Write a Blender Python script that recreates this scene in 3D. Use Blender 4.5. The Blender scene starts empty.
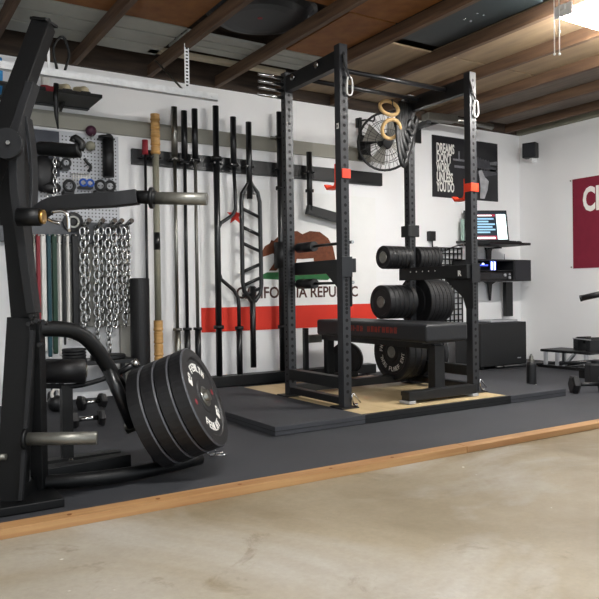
import bpy, bmesh, math, random
from mathutils import Vector, Matrix
random.seed(7)
PI = math.pi
sc = bpy.context.scene
COL = sc.collection

# ------------------------------------------------------------------ camera
H = 0.80
FPX = 700.3
yw, pt, rl = (math.radians(a) for a in (32.152, -0.577, -0.797))
F_ = Vector((math.sin(yw)*math.cos(pt), math.cos(yw)*math.cos(pt), math.sin(pt)))
R0 = Vector((math.cos(yw), -math.sin(yw), 0)); U0 = R0.cross(F_)
R_ = R0*math.cos(rl) + U0*math.sin(rl); U_ = -R0*math.sin(rl) + U0*math.cos(rl)
cam = bpy.data.cameras.new('camera'); co = bpy.data.objects.new('camera', cam); COL.objects.link(co)
cam.sensor_width = 36; cam.lens = 36*FPX/599; cam.clip_start = 0.02
co.matrix_world = Matrix(((R_.x, U_.x, -F_.x, 0), (R_.y, U_.y, -F_.y, 0), (R_.z, U_.z, -F_.z, H), (0, 0, 0, 1)))
sc.camera = co

# ------------------------------------------------------------------ world + light + exposure
w = bpy.data.worlds.new('world'); sc.world = w; w.use_nodes = True
w.node_tree.nodes['Background'].inputs[0].default_value = (0.86, 0.93, 1.0, 1)
w.node_tree.nodes['Background'].inputs[1].default_value = .8
sc.view_settings.view_transform = 'Standard'; sc.view_settings.look = 'None'
sc.view_settings.exposure = 1.10; sc.view_settings.gamma = 1; sc.view_settings.use_curve_mapping = False

# lamp positions: x, y, z, rotation, watts (ceiling shop light, then an added unseen fill light)
LAMPS = [(4.24, 2.74, 2.47, 0.0, 16, 'twin-tube ceiling shop light with pull cords, nearest the rack'),
         (0.9, 0.9, 2.47, 0.0, 15, 'added twin-tube fill light above the bare concrete, out of view')]

# ------------------------------------------------------------------ materials
def S(h):
    c = [int(h[i:i+2], 16)/255 for i in (0, 2, 4)]
    return tuple(x/12.92 if x <= .04045 else ((x+.055)/1.055)**2.4 for x in c) + (1,)
_m = {}
def mat(name, hexc, rough=.5, metal=0, noise=.06, scale=8, bump=0, emit=0, spec=.5, stretch=None, hex2=None, alpha=1):
    if name in _m: return _m[name]
    m = bpy.data.materials.new(name); m.use_nodes = True; nt = m.node_tree; N = nt.nodes; L = nt.links
    b = N['Principled BSDF']; b.inputs['Roughness'].default_value = rough; b.inputs['Metallic'].default_value = metal
    b.inputs['Specular IOR Level'].default_value = spec
    c = S(hexc)
    if noise or hex2:
        tc = N.new('ShaderNodeTexCoord'); mp = N.new('ShaderNodeMapping'); nz = N.new('ShaderNodeTexNoise')
        nz.inputs['Scale'].default_value = scale; nz.inputs['Detail'].default_value = 5
        if stretch: mp.inputs['Scale'].default_value = stretch
        L.new(tc.outputs['Object'], mp.inputs[0]); L.new(mp.outputs[0], nz.inputs['Vector'])
        rp = N.new('ShaderNodeValToRGB'); rp.color_ramp.elements[0].position = .3; rp.color_ramp.elements[1].position = .7
        if hex2: a, z = c, S(hex2)
        else:
            a = tuple(x*(1-noise) for x in c[:3])+(1,); z = tuple(min(1, x*(1+noise)) for x in c[:3])+(1,)
        rp.color_ramp.elements[0].color = a; rp.color_ramp.elements[1].color = z
        L.new(nz.outputs[0], rp.inputs[0]); L.new(rp.outputs[0], b.inputs['Base Color'])
        if bump:
            bp = N.new('ShaderNodeBump'); bp.inputs['Strength'].default_value = bump; bp.inputs['Distance'].default_value = .004
            L.new(nz.outputs[0], bp.inputs['Height']); L.new(bp.outputs[0], b.inputs['Normal'])
    else: b.inputs['Base Color'].default_value = c
    if emit:
        b.inputs['Emission Color'].default_value = c; b.inputs['Emission Strength'].default_value = emit
    if alpha < 1: b.inputs['Alpha'].default_value = alpha
    _m[name] = m; return m

def concrete():
    m = bpy.data.materials.new('concrete'); m.use_nodes = True; nt = m.node_tree; N = nt.nodes; L = nt.links
    b = N['Principled BSDF']; tc = N.new('ShaderNodeTexCoord')
    def nz(s, d, r=.5, dist=0):
        n = N.new('ShaderNodeTexNoise'); n.inputs['Scale'].default_value = s; n.inputs['Detail'].default_value = d
        n.inputs['Roughness'].default_value = r; n.inputs['Distortion'].default_value = dist
        L.new(tc.outputs['Object'], n.inputs['Vector']); return n
    def ramp(src, p0, c0, p1, c1):
        r = N.new('ShaderNodeValToRGB'); e = r.color_ramp.elements
        e[0].position, e[1].position = p0, p1; e[0].color, e[1].color = c0, c1; L.new(src, r.inputs[0]); return r
    def mix(f, a, c2, t='MIX'):
        x = N.new('ShaderNodeMix'); x.data_type = 'RGBA'; x.blend_type = t
        if isinstance(f, float): x.inputs[0].default_value = f
        else: L.new(f, x.inputs[0])
        L.new(a, x.inputs[6])
        if isinstance(c2, tuple): x.inputs[7].default_value = c2
        else: L.new(c2, x.inputs[7])
        return x.outputs[2]
    base = ramp(nz(1.1, 6, .6, .4).outputs[0], .36, S('796c55'), .62, S('958a75'))
    grey = ramp(nz(.8, 5, .6, .8).outputs[0], .50, (0, 0, 0, 1), .66, (1, 1, 1, 1))
    c = mix(grey.outputs[0], base.outputs[0], S('a7a298'))
    st = ramp(nz(2.3, 8, .7, 1.2).outputs[0], .60, (0, 0, 0, 1), .72, (.8, .8, .8, 1))
    c = mix(st.outputs[0], c, S('6a5c42'))
    fine = ramp(nz(60, 3, .6).outputs[0], .3, (.88, .88, .88, 1), .7, (1, 1, 1, 1))
    c = mix(1.0, c, fine.outputs[0], 'MULTIPLY')
    sp = ramp(nz(16, 2, .4).outputs[0], .76, (0, 0, 0, 1), .79, (1, 1, 1, 1))
    c = mix(sp.outputs[0], c, S('e6e2d8'))
    L.new(c, b.inputs['Base Color'])
    rr = ramp(nz(3, 5).outputs[0], .3, (.38,)*3+(1,), .7, (.6,)*3+(1,)); L.new(rr.outputs[0], b.inputs['Roughness'])
    bp = N.new('ShaderNodeBump'); bp.inputs['Strength'].default_value = .12; bp.inputs['Distance'].default_value = .01
    L.new(nz(25, 6).outputs[0], bp.inputs['Height']); L.new(bp.outputs[0], b.inputs['Normal'])
    return m
def rubber():
    m = mat('rubber mat', '393a3e', .72, 0, .12, 2.2, spec=.35); nt = m.node_tree; N = nt.nodes; L = nt.links
    n = N.new('ShaderNodeTexNoise'); n.inputs['Scale'].default_value = 260; n.inputs['Detail'].default_value = 2
    tc = N.new('ShaderNodeTexCoord'); L.new(tc.outputs['Object'], n.inputs['Vector'])
    bp = N.new('ShaderNodeBump'); bp.inputs['Strength'].default_value = .35; bp.inputs['Distance'].default_value = .002
    L.new(n.outputs[0], bp.inputs['Height']); L.new(bp.outputs[0], N['Principled BSDF'].inputs['Normal']); return m

M_CONC = concrete(); M_RUB = rubber()
M_WALL = mat('white wall paint', 'eeeeee', .6, 0, .015, 1.5, .05)
M_BAND = mat('grey-beige band', '99978c', .6, 0, .03, 4)
M_BLK = mat('black powder coat', '0c0d0e', .45, 0, .1, 60, .08)
M_BLK2 = mat('satin black steel', '131416', .32, 0, .1, 30)
M_HOLE = mat('hole shadow black', '030303', .9, 0, 0)
M_RUBB = mat('black rubber', '101012', .5, 0, .12, 30, .05)
M_RUBE = mat('plate rim highlight', '47484c', .42, 0, .15, 10)  # thin edge highlight painted into the rim colour of the big plates
M_VINYL = mat('black vinyl', '1b1c1f', .48, 0, .1, 60, .15)
M_CHROME = mat('chrome', 'c8c8c6', .2, 1, .03, 20)
M_STEEL = mat('brushed steel', '8c8b84', .35, 1, .1, 40)
M_RAW = mat('raw grey sleeve', '77766f', .42, .7, .12, 30)
M_GALV = mat('galvanised steel', 'f2f4f5', .45, .1, .08, 25)
M_WOOD = mat('pine lumber', '94693f', .55, 0, 0, 3, .1, stretch=(.6, 14, 14), hex2='b08a5c')
M_JOIST = mat('dark stained joist', '4c382a', .7, 0, 0, 3, .2, stretch=(14, .8, 14), hex2='705640')
M_DECK = mat('roof deck boards', '2c231d', .85, 0, 0, 3, .2, stretch=(1, 8, 8), hex2='4a3c30')
M_PLY = mat('plywood', '84705a', .7, 0, 0, 2, .1, stretch=(6, 1, 6), hex2='a18b6c')
M_OSB = mat('orange brown board', '7c4c22', .7, 0, 0, 9, .1, hex2='95622f')
M_PLYF = mat('platform plywood', 'ad9870', .5, 0, 0, 2, .05, stretch=(8, 1, 8), hex2='c4ae86')
M_SIDE = mat('grey siding', 'aeb0a8', .6, 0, .08, 5)
M_BAT = mat('pale batten', 'c9bda2', .6, 0, .1, 5)
M_RED = mat('flag red', 'd5321f', .75, 0, .05, 4)
M_ORG = mat('orange red plastic', 'f0401f', .4, 0, .03, 20)
M_MAROON = mat('maroon felt', '7c1730', .85, 0, .06, 12)
M_WHITE = mat('white print', 'f0eee8', .6, 0, .02, 9)
M_FLAGW = mat('flag white', 'ededeb', .8, 0, .02, 6)
M_BEAR = mat('bear brown', '6b3a22', .8, 0, .2, 30)
M_GREEN = mat('grass green', '2c6a3c', .8, 0, .1, 20)
M_TXT = mat('flag lettering brown', '4a2a22', .7, 0, .05, 9)
M_TAN = mat('bamboo', 'c79a5c', .5, 0, .12, 14, stretch=(1, 1, 6))
M_GREYT = mat('grey green wrap', '8d8b7a', .55, 0, .08, 14)
M_BLUE = mat('blue plastic', '1f55b5', .4, 0, .05, 20)
M_LBLUE = mat('light blue foam', '2d8ccc', .6, 0, .06, 20)
M_TEAL = mat('teal band', '12424e', .6, 0, .06, 9)
M_DGREEN = mat('green band', '143a28', .6, 0, .06, 9)
M_REDB = mat('red band', '8a1f2a', .6, 0, .06, 9)
M_WHITEB = mat('white band', 'e2e0da', .6, 0, .06, 9)
M_GREYP = mat('grey painted board', '8e8e88', .6, 0, .06, 5)
M_PURP = mat('dark purple rubber', '4b2338', .6, 0, .08, 20)
M_RING = mat('birch ring', 'd8b47c', .45, 0, .1, 20)
M_POST = mat('poster black', '1c1c20', .35, 0, .12, 8)
M_PG1 = mat('poster mid grey', '77777c', .4, 0, .25, 20)
M_PG2 = mat('poster pale grey', 'a9a9ac', .4, 0, .3, 12)
M_PG3 = mat('poster dark grey', '45454a', .4, 0, .25, 18)
M_TUBE = mat('glowing tube', 'fffcf8', .5, 0, 0, emit=120)
M_TUBE2 = mat('fill light tube', 'fffcf8', .5, 0, 0, emit=115)  # tubes of the added fill light out of view
M_LAMPW = mat('lamp housing white', 'e8e8e4', .5, 0, .02, 9)
M_SCRW = mat('screen white', 'dff4f4', .4, 0, 0, emit=.9)
M_SCRB = mat('screen blue', '7fa6c0', .4, 0, 0, emit=.6)
M_SCRD = mat('screen dark', '15202c', .3, 0, 0, emit=.3)
M_SCRR = mat('screen red', '8e2438', .4, 0, 0, emit=.5)
M_LED = mat('blue white light', 'b8c8ff', .4, 0, 0, emit=3)
M_LEDB = mat('blue light strip', '3a48c8', .4, 0, 0, emit=1.2)
M_BOXB = mat('speaker cabinet black', '131416', .55, 0, .08, 30)
M_GRILL = mat('speaker grille', '26272c', .8, 0, .3, 200)
M_SILV = mat('silver plastic', 'a8aaae', .4, .2, .05, 20)
M_CORD = mat('white cord', 'e9e9e4', .5, 0, 0)
M_CASE = mat('dark teal case', '1d2426', .5, 0, .1, 5)
M_TIRE = mat('charcoal tub', '25272b', .45, 0, .15, 6)
M_CAGE = mat('fan wire', '262626', .35, .5, .05, 20)
M_BLADE = mat('fan blade grey', '8f8d86', .4, .2, .08, 10)
M_MOSS = mat('rope cream', 'cfc3a4', .8, 0, .1, 40)

# ------------------------------------------------------------------ helpers
ORG = {}
class MB:
    def __init__(s, *mats): s.bm = bmesh.new(); s.mats = list(mats); s.m = 0
    def use(s, i): s.m = i; return s
    def _tag(s, fs, smooth=False):
        for f in fs: f.material_index = s.m; f.smooth = smooth
    def hexa(s, pts):
        v = [s.bm.verts.new(p) for p in pts]
        q = [(0, 3, 2, 1), (4, 5, 6, 7), (0, 1, 5, 4), (1, 2, 6, 5), (2, 3, 7, 6), (3, 0, 4, 7)]
        s._tag([s.bm.faces.new([v[i] for i in f]) for f in q]); return s
    def box(s, x0, x1, y0, y1, z0, z1, mtx=None):
        p = [Vector(t) for t in ((x0, y0, z0), (x1, y0, z0), (x1, y1, z0), (x0, y1, z0), (x0, y0, z1), (x1, y0, z1), (x1, y1, z1), (x0, y1, z1))]
        if mtx: p = [mtx @ q for q in p]
        return s.hexa(p)
    def beam(s, a, b, wd, h, up=(0, 0, 1)):
        a, b = Vector(a), Vector(b); d = (b-a).normalized(); up = Vector(up)
        sd = d.cross(up)
        if sd.length < 1e-3: sd = d.cross(Vector((0, 1, 0)))
        sd.normalize(); u = sd.cross(d).normalized()
        o = []
        for p in (a, b):
            o += [p-sd*wd/2-u*h/2, p+sd*wd/2-u*h/2, p+sd*wd/2+u*h/2, p-sd*wd/2+u*h/2]
        return s.hexa(o)
    def tube(s, pts, r, seg=10, closed=False, caps=True, flat=None):
        pts = [Vector(p) for p in pts]; n = len(pts)
        rs = r if isinstance(r, (list, tuple)) else [r]*n
        rings = []; prev = None
        for i, p in enumerate(pts):
            if closed: d = (pts[(i+1) % n]-pts[i-1]).normalized()
            else: d = (pts[min(i+1, n-1)]-pts[max(i-1, 0)]).normalized()
            if prev is None:
                a = Vector((0, 0, 1)) if abs(d.z) < .9 else Vector((1, 0, 0)); u = d.cross(a).normalized()
            else: u = (prev-d*prev.dot(d)).normalized()
            prev = u; v = d.cross(u); k = flat or 1
            rings.append([s.bm.verts.new(p+(u*math.cos(2*PI*j/seg)*k+v*math.sin(2*PI*j/seg))*rs[i]) for j in range(seg)])
        fs = []
        for i in range(n if closed else n-1):
            A, B = rings[i], rings[(i+1) % n]
            for j in range(seg):
                try: fs.append(s.bm.faces.new((A[j], A[(j+1) % seg], B[(j+1) % seg], B[j])))
                except ValueError: pass
        s._tag(fs, True)
        if caps and not closed: s._tag([s.bm.faces.new(rings[0][::-1]), s.bm.faces.new(rings[-1])])
        return s
    def cyl(s, a, b, r, seg=20, r2=None):
        a, b = Vector(a), Vector(b); d = (b-a).normalized()
        u = d.cross(Vector((0, 0, 1)) if abs(d.z) < .9 else Vector((1, 0, 0))).normalized(); v = d.cross(u)
        r2 = r if r2 is None else r2
        A, B = [[s.bm.verts.new(p+(u*math.cos(2*PI*j/seg)+v*math.sin(2*PI*j/seg))*q) for j in range(seg)] for p, q in ((a, r), (b, r2))]
        s._tag([s.bm.faces.new((A[j], A[(j+1) % seg], B[(j+1) % seg], B[j])) for j in range(seg)], True)
        s._tag([s.bm.faces.new(A[::-1]), s.bm.faces.new(B)]); return s
    def lathe(s, o, ax, prof, seg=28, mats=None):      # prof: list (along, radius)
        o = Vector(o); d = Vector(ax).normalized()
        u = d.cross(Vector((0, 0, 1)) if abs(d.z) < .9 else Vector((1, 0, 0))).normalized(); v = d.cross(u)
        R = [[s.bm.verts.new(o+d*t+(u*math.cos(2*PI*j/seg)+v*math.sin(2*PI*j/seg))*max(r, 1e-4)) for j in range(seg)] for t, r in prof]
        for i in range(len(R)-1):
            if mats: s.m = mats[i]
            s._tag([s.bm.faces.new((R[i][j], R[i][(j+1) % seg], R[i+1][(j+1) % seg], R[i+1][j])) for j in range(seg)], False)
        s._tag([s.bm.faces.new(R[0][::-1]), s.bm.faces.new(R[-1])]); return s
    def ball(s, c, r, sx=1, sy=1, sz=1, seg=14):
        g = bmesh.ops.create_uvsphere(s.bm, u_segments=seg, v_segments=max(6, seg//2+2), radius=r, matrix=Matrix.Translation(c) @ Matrix.Diagonal((sx, sy, sz, 1)))
        fs = set(f for v in g['verts'] for f in v.link_faces); s._tag(fs, True); return s
    def torus(s, c, ax, R, r, seg=16, rs=8, sx=1, arc=1.0):
        c = Vector(c); d = Vector(ax).normalized()
        u = d.cross(Vector((0, 0, 1)) if abs(d.z) < .9 else Vector((1, 0, 0))).normalized(); v = d.cross(u)
        return s.tube([c+u*math.cos(2*PI*j/seg*arc)*R+v*math.sin(2*PI*j/seg*arc)*R*sx for j in range(seg if arc == 1 else seg+1)], r, rs, closed=arc == 1)
    def prism(s, pts, o, ex, ey, th):                  # polygon in plane (ex,ey) with thickness along ex x ey
        o, ex, ey = Vector(o), Vector(ex), Vector(ey); n = ex.cross(ey).normalized()*th
        A = [s.bm.verts.new(o+ex*x+ey*y) for x, y in pts]; B = [s.bm.verts.new(v.co+n) for v in A]; k = len(A)
        f = [s.bm.faces.new(A[::-1]), s.bm.faces.new(B)]+[s.bm.faces.new((A[i], A[(i+1) % k], B[(i+1) % k], B[i])) for i in range(k)]
        s._tag(f); return s
    def build(s, name, parent=None, bevel=0, seg=2, smooth=0):
        me = bpy.data.meshes.new(name); bmesh.ops.recalc_face_normals(s.bm, faces=s.bm.faces[:])
        org = ORG.get(parent.name) if parent else None
        if parent is None and s.bm.verts:
            xs = [v.co for v in s.bm.verts]
            org = Vector((sum(v.x for v in xs)/len(xs), sum(v.y for v in xs)/len(xs), min(v.z for v in xs)))
        bmesh.ops.translate(s.bm, vec=-org, verts=s.bm.verts[:])
        s.bm.to_mesh(me); s.bm.free()
        for m in s.mats: me.materials.append(m)
        o = bpy.data.objects.new(name, me); COL.objects.link(o)
        ORG[o.name] = org
        if parent: o.parent = parent
        else: o.location = org
        if bevel:
            b = o.modifiers.new('bevel', 'BEVEL'); b.width = bevel; b.segments = seg; b.limit_method = 'ANGLE'
        if smooth:
            ss = o.modifiers.new('subsurf', 'SUBSURF'); ss.levels = smooth; ss.render_levels = smooth
        return o
def tag(o, label, cat, group=None, kind=None):
    if label: o['label'] = label
    if cat: o['category'] = cat
    if group: o['group'] = group
    if kind: o['kind'] = kind
    return o
def thing(name, label, cat, loc, group=None):
    o = bpy.data.objects.new(name, None); COL.objects.link(o); o.location = loc; o.empty_display_size = .05
    ORG[o.name] = Vector(loc); return tag(o, label, cat, group)
def struct(o): o['kind'] = 'structure'; return o
def copy_tree(o, parent=None, loc=None, label=None):
    c = o.copy(); COL.objects.link(c)
    if parent: c.parent = parent
    if loc is not None: c.location = loc
    if label: c['label'] = label
    for ch in list(o.children): copy_tree(ch, c)
    return c
def text(s, size, o, ex, ey, m, name, parent, sx=1.0, depth=.001, bold=0.0, align='LEFT'):
    cu = bpy.data.curves.new(name, 'FONT'); cu.body = s; cu.size = size; cu.extrude = depth; cu.offset = bold
    cu.align_x = align; cu.resolution_u = 3
    t = bpy.data.objects.new('tmp', cu); COL.objects.link(t); dg = bpy.context.evaluated_depsgraph_get(); dg.update()
    me = bpy.data.meshes.new_from_object(t.evaluated_get(dg)); bpy.data.objects.remove(t)
    ex, ey = Vector(ex), Vector(ey); n = ex.cross(ey)
    mt = Matrix(((ex.x*sx, ey.x, n.x, o[0]), (ex.y*sx, ey.y, n.y, o[1]), (ex.z*sx, ey.z, n.z, o[2]), (0, 0, 0, 1)))
    me.transform(Matrix.Translation(-ORG[parent.name]) @ mt); me.materials.clear(); me.materials.append(m)
    for p in me.polygons: p.material_index = 0
    ob = bpy.data.objects.new(name, me); COL.objects.link(ob); ob.parent = parent; ORG[ob.name] = ORG[parent.name]; return ob
CAM = Vector((0, 0, H))
def ray(px, py): return R_*((px-299.5)/FPX) - U_*((py-299.5)/FPX) + F_
def onZ(px, py, z=0): d = ray(px, py); return CAM+d*((z-H)/d.z)
def onY(px, py, Y): d = ray(px, py); return CAM+d*(Y/d.y)
def onX(px, py, X): d = ray(px, py); return CAM+d*(X/d.x)
def dep(px, py, t): return CAM+ray(px, py)*t
def curve(pts, n=6):                                    # Catmull-Rom through points
    P = [Vector(p) for p in pts]; P = [2*P[0]-P[1]]+P+[2*P[-1]-P[-2]]; o = []
    for i in range(1, len(P)-2):
        for k in range(n):
            t = k/n; a, b, c, d = P[i-1:i+3]
            o.append(.5*((2*b)+(c-a)*t+(2*a-5*b+4*c-d)*t*t+(3*b-a-3*c+d)*t**3))
    return o+[P[-2]]

# ------------------------------------------------------------------ structure
YW, XR, ZC = 5.5, 6.48, 2.57
XL, YF = -2.2, -1.6
struct(MB(M_CONC).box(XL, XR+.1, YF-1.5, YW+.1, -.14, -.015).build('floor'))
struct(MB(M_WALL).box(XL, XR+.1, YW, YW+.12, -.14, 3.03).build('wall_back'))
struct(MB(M_WALL).box(XR, XR+.12, YF, YW, -.14, 3.03).build('wall_right'))
struct(MB(M_WALL).box(XL-.12, XL, YF, YW, -.14, 3.03).build('wall_left'))
struct(MB(M_BAND).box(XL, 4.30, YW-.022, YW, 2.075, 2.20).build('trim_1', bevel=.003))  # long raised grey-beige strip, darker than the wall
b = MB(M_DECK)
for i in range(37): b.box(XL-.1, XR+.2, YF+i*.2, YF+i*.2+.194, 3.0, 3.03)
struct(b.build('ceiling'))
j0 = 1.43
for k in range(-6, 9):
    x = j0+.6*k
    struct(MB(M_JOIST).box(x-.02, x+.02, YF, YW-.032, ZC, ZC+.09).build('trim_%d' % (k+9)))
struct(MB(mat('rim board', '7d7a68', .7, 0, .1, 6)).box(6.40, XR-.002, YF, YW-.032, ZC-.005, ZC+.15).build('trim_20'))
b = MB(M_DECK); b.box(XL+.001, XR-.002, YW-.030, YW-.002, ZC, 2.998)
struct(b.build('trim_21'))
tag(MB(M_RUB).box(XL+.02, XR-.005, 2.60, YW-.005, -.0145, 0).build('rubber_flooring', bevel=.002), 'black rubber floor matting covering the gym half of the garage', 'floor mat')
# lumber strip in two lengths
yl0, yl1 = 2.515, 2.592
for (x0, x1, lb) in ((-1.6, 2.555, 'long knotty pine board edging the rubber mat, left piece in front of the plate machine'),
                     (2.56, 6.4, 'pine board edging the rubber mat, right piece running past the platform')):
    s0 = MB(M_WOOD).box(x0, x1, yl0, yl1, -.0145, .020)
    if x0 < 0:
        s0.mats.append(mat('knot', '7a4a24', .6, 0, .1, 30)); s0.use(1)
        for kx in (.62, .95, 1.3, 1.75, 2.1): s0.cyl((kx, yl0+.03, .0215), (kx, yl0+.03, .0226), .009, 10)
    tag(s0.build('pine_board', bevel=.004), lb, 'board')

# ------------------------------------------------------------------ overhead storage on the joists
zt = ZC+.091
def slab(name, m, x0, x1, y0, y1, th, lb, cat, z=zt, grooves=0):
    b = MB(m)
    if grooves:
        d = (y1-y0)/grooves
        for i in range(grooves): b.box(x0, x1, y0+i*d, y0+(i+1)*d-.022, z, z+th)
        b.mats.append(M_HOLE); b.use(1).box(x0, x1, y0, y1, z+th, z+th+.004)
    else: b.box(x0, x1, y0, y1, z, z+th)
    return tag(b.build(name, bevel=.002), lb, cat)
M_DUST = mat('dusty boards', '6a615a', .8, 0, 0, 3, .1, stretch=(10, 1, 6), hex2='857b70')
slab('plywood_sheet', M_OSB, .45, 1.98, 2.3, 4.56, .015, 'orange-brown board lying on the joists at the far left', 'board')
slab('plywood_sheet', M_OSB, 2.0, 3.2, 2.9, 3.76, .015, 'brown board on the joists in front of the round tub', 'board')
slab('plywood_sheet', M_OSB, 2.80, 3.2, 3.78, 4.60, .015, 'small brown board on the joists right of the round tub', 'board')
slab('plywood_sheet', M_PLY, 3.25, 5.02, 4.09, 5.44, .015, 'pale brown plywood sheet on the joists above the pull-up bars', 'board')
slab('plywood_sheet', M_PLY, 3.82, 5.02, 2.5, 4.07, .015, 'large pale brown plywood sheet on the joists beside the dark case', 'board')
slab('plywood_sheet', M_DUST, 5.04, 6.38, 2.0, 5.44, .015, 'dusty grey-brown sheet on the joists along the right wall', 'board')
slab('siding_panel', M_SIDE, .7, 1.98, 4.58, 5.24, .02, 'weathered grey ribbed panel on the joists above the steel track', 'panel', grooves=3)
slab('siding_panel', M_SIDE, 2.0, 3.22, 4.62, 5.0, .02, 'weathered grey ribbed panel on the joists behind the round tub', 'panel', grooves=3)
slab('batten', M_BAT, 1.9, 3.1, 5.10, 5.18, .03, 'pale batten lying on the joists close to the back wall', 'batten')
tb = thing('storage_tub', 'big round charcoal tub stored on the ceiling joists', 'tub', (2.36, 4.19, zt))
MB(M_TIRE).lathe((2.36, 4.19, zt), (0, 0, 1), [(0, .20), (.004, .27), (.02, .33), (.05, .36), (.06, .385), (.075, .385), (.08, .35), (.2, .33)], 40).build('shell', tb)
MB(M_REDB).cyl((2.33, 4.16, zt-.002), (2.33, 4.16, zt+.002), .018).build('badge', tb)
cs = thing('storage_case', 'dark storage case with small screws on the joists, front of the rack', 'case', (3.5, 3.6, zt))
MB(M_CASE).box(3.24, 3.79, 3.0, 3.98, zt, zt+.18).build('shell', cs, bevel=.012)
for i in (0, 1):
    for j in (0, 1): MB(M_CHROME).cyl((3.55+i*.06, 3.35+j*.12, zt-.003), (3.55+i*.06, 3.35+j*.12, zt+.001), .008, 10).build('screw', cs)

# ------------------------------------------------------------------ shop light and added fill light
for (x, y, z, rz, W, lb) in LAMPS:
    t = thing('shop_light', lb, 'ceiling light', (x, y, z), 'ceiling shop lights')
    MB(M_LAMPW).box(x-.62, x+.62, y-.022, y+.022, z+.012, z+.05).build('housing', t, bevel=.005); MB(M_LAMPW).box(x-.61, x-.595, y-.06, y+.06, z-.02, z+.05).box(x+.595, x+.61, y-.06, y+.06, z-.02, z+.05).box(x-.6, x+.6, y-.005, y+.005, z, z+.02).build('end_holders', t)
    for dy in (-.042, .042): MB(M_TUBE if y > 2 else M_TUBE2).cyl((x-.59, y+dy, z), (x+.59, y+dy, z), .014, 12).build('tube', t)
    L = bpy.data.lights.new('shop_light_glow', 'AREA'); L.shape = 'RECTANGLE'; L.size = 1.15; L.size_y = .09; L.energy = W; L.color = (1, .985, .96)
    lo = bpy.data.objects.new('glow', L); COL.objects.link(lo); lo.parent = t; lo.location = (0, 0, -.022)
    if y > 1:
        for k, q in enumerate((554, 559)):
            p = onY(q, 0, y-.07); p2 = onY(q, 54, y-.07)
            c = MB(M_CORD).tube([(p.x, y-.07, z+.03), (p.x, y-.07, p2.z)], .0035, 6); c.ball((p.x, y-.07, p2.z), .008)
            c.build('pull_cord', t)

# ------------------------------------------------------------------ california flag
fl = thing('wall_flag', 'white state flag with brown bear, red star and red bottom stripe on back wall', 'flag', (3.41, YW-.004, .47))
MB(M_FLAGW).box(2.465, 4.36, YW-.006, YW-.001, .68, 1.73).build('cloth', fl)
MB(M_RED).box(2.465, 4.36, YW-.0062, YW-.001, .47, .68).build('stripe', fl)['label'] = 'red bottom stripe'
MB(M_GREEN).prism([(-.42, .0), (-.3, .055), (0, .06), (.3, .062), (.42, .02), (.36, -.015), (.1, -.01), (0, -.03), (-.2, -.01)], (3.41, YW-.0062, .93), (1, 0, 0), (0, 0, 1), .002).build('grass_patch', fl)['label'] = 'green grass patch under the bear'
bear = [(a*.93, c*.92) for a, c in [(-.44, .13), (-.43, .19), (-.40, .24), (-.345, .27), (-.33, .30), (-.30, .295), (-.26, .33), (-.18, .35), (-.10, .395), (-.03, .40), (.03, .37), (.12, .405), (.24, .40), (.34, .34), (.40, .25), (.43, .12), (.44, .02), (.40, -.0), (.33, .0), (.34, .05), (.31, .11), (.27, .06), (.20, .0), (.13, .0), (.17, .06), (.16, .13), (.03, .12), (-.04, .12), (-.06, .04), (-.1, 0), (-.18, 0), (-.15, .05), (-.16, .11), (-.22, .06), (-.28, -.0), (-.36, .0), (-.31, .06), (-.27, .14), (-.31, .17), (-.37, .15)]]
MB(M_BEAR).prism(bear, (3.465, YW-.0085, 1.0), (1, 0, 0), (0, 0, 1), .002).build('bear', fl)['label'] = 'brown walking bear'
star = [((.085 if i % 2 == 0 else .034)*math.sin(i*PI/5), (.085 if i % 2 == 0 else .034)*math.cos(i*PI/5)) for i in range(10)]
MB(M_RED).prism(star, (2.80, YW-.0065, 1.48), (1, 0, 0), (0, 0, 1), .002).build('star', fl)['label'] = 'red five-pointed star'
text('CALIFORNIA REPUBLIC', .142, (4.13, YW-.0075, .755), (1, 0, 0), (0, 0, 1), M_TXT, 'lettering', fl, sx=.91, bold=.003, align='RIGHT')

# ------------------------------------------------------------------ bar holder and bars
bh = thing('bar_holder', 'long black wall rack holding the row of upright barbells', 'bar rack', (3.1, 5.45, 0))
MB(M_BLK).box(1.87, 4.43, YW-.035, YW-.001, 1.85, 1.975).build('upper_rail', bh, bevel=.002)
MB(M_BLK).box(1.93, 4.22, 5.335, 5.455, .012, .10).build('lower_rail', bh, bevel=.003)
BX = [('plain thin', 1.956), ('bam', 2.043), ('oly', 2.207), ('oly', 2.294), ('oly', 2.388), ('axle', 2.581), ('ssb', 2.745), ('swiss', 2.89), ('pad', 3.205), ('farm', 3.52)]
YB = 5.40
for n, x in BX:
    h = MB(M_BLK2); h.tube([(x-.036, YB-.045, 1.9), (x-.036, YW-.04, 1.9), (x+.036, YW-.04, 1.9), (x+.036, YB-.045, 1.9)], .008, 6)
    h.build('hook', bh)
def barbell(x, ztop, label, shaft_m, sl_m, zr=.028):
    t = thing('barbell', label, 'barbell', (x, YB, .10), 'barbells standing upright in the wall rack')
    z0, z1 = .102, ztop
    MB(shaft_m).cyl((x, YB, z0+.40), (x, YB, z1-.40), .0145, 12).build('shaft', t)
    for a, bb, cz in ((z0, z0+.415, z0+.415), (z1-.415, z1, z1-.415)):
        s = MB(sl_m); s.cyl((x, YB, a), (x, YB, bb), .0255, 18)
        c = cz-.012 if cz > 1 else cz-.01
        s.use(0).cyl((x, YB, c-.008), (x, YB, c+.014), .037, 18); s.build('sleeve', t)
    return t
barbell(2.207, 2.332, 'barbell with chrome sleeves, third bar from the left in the wall rack', M_STEEL, M_STEEL)
barbell(2.294, 2.310, 'dark barbell between the chrome one and its taller black neighbour', M_BLK2, M_BLK2)
barbell(2.388, 2.338, 'dark steel barbell just left of the thick axle bar', M_RAW, M_BLK2)
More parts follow.
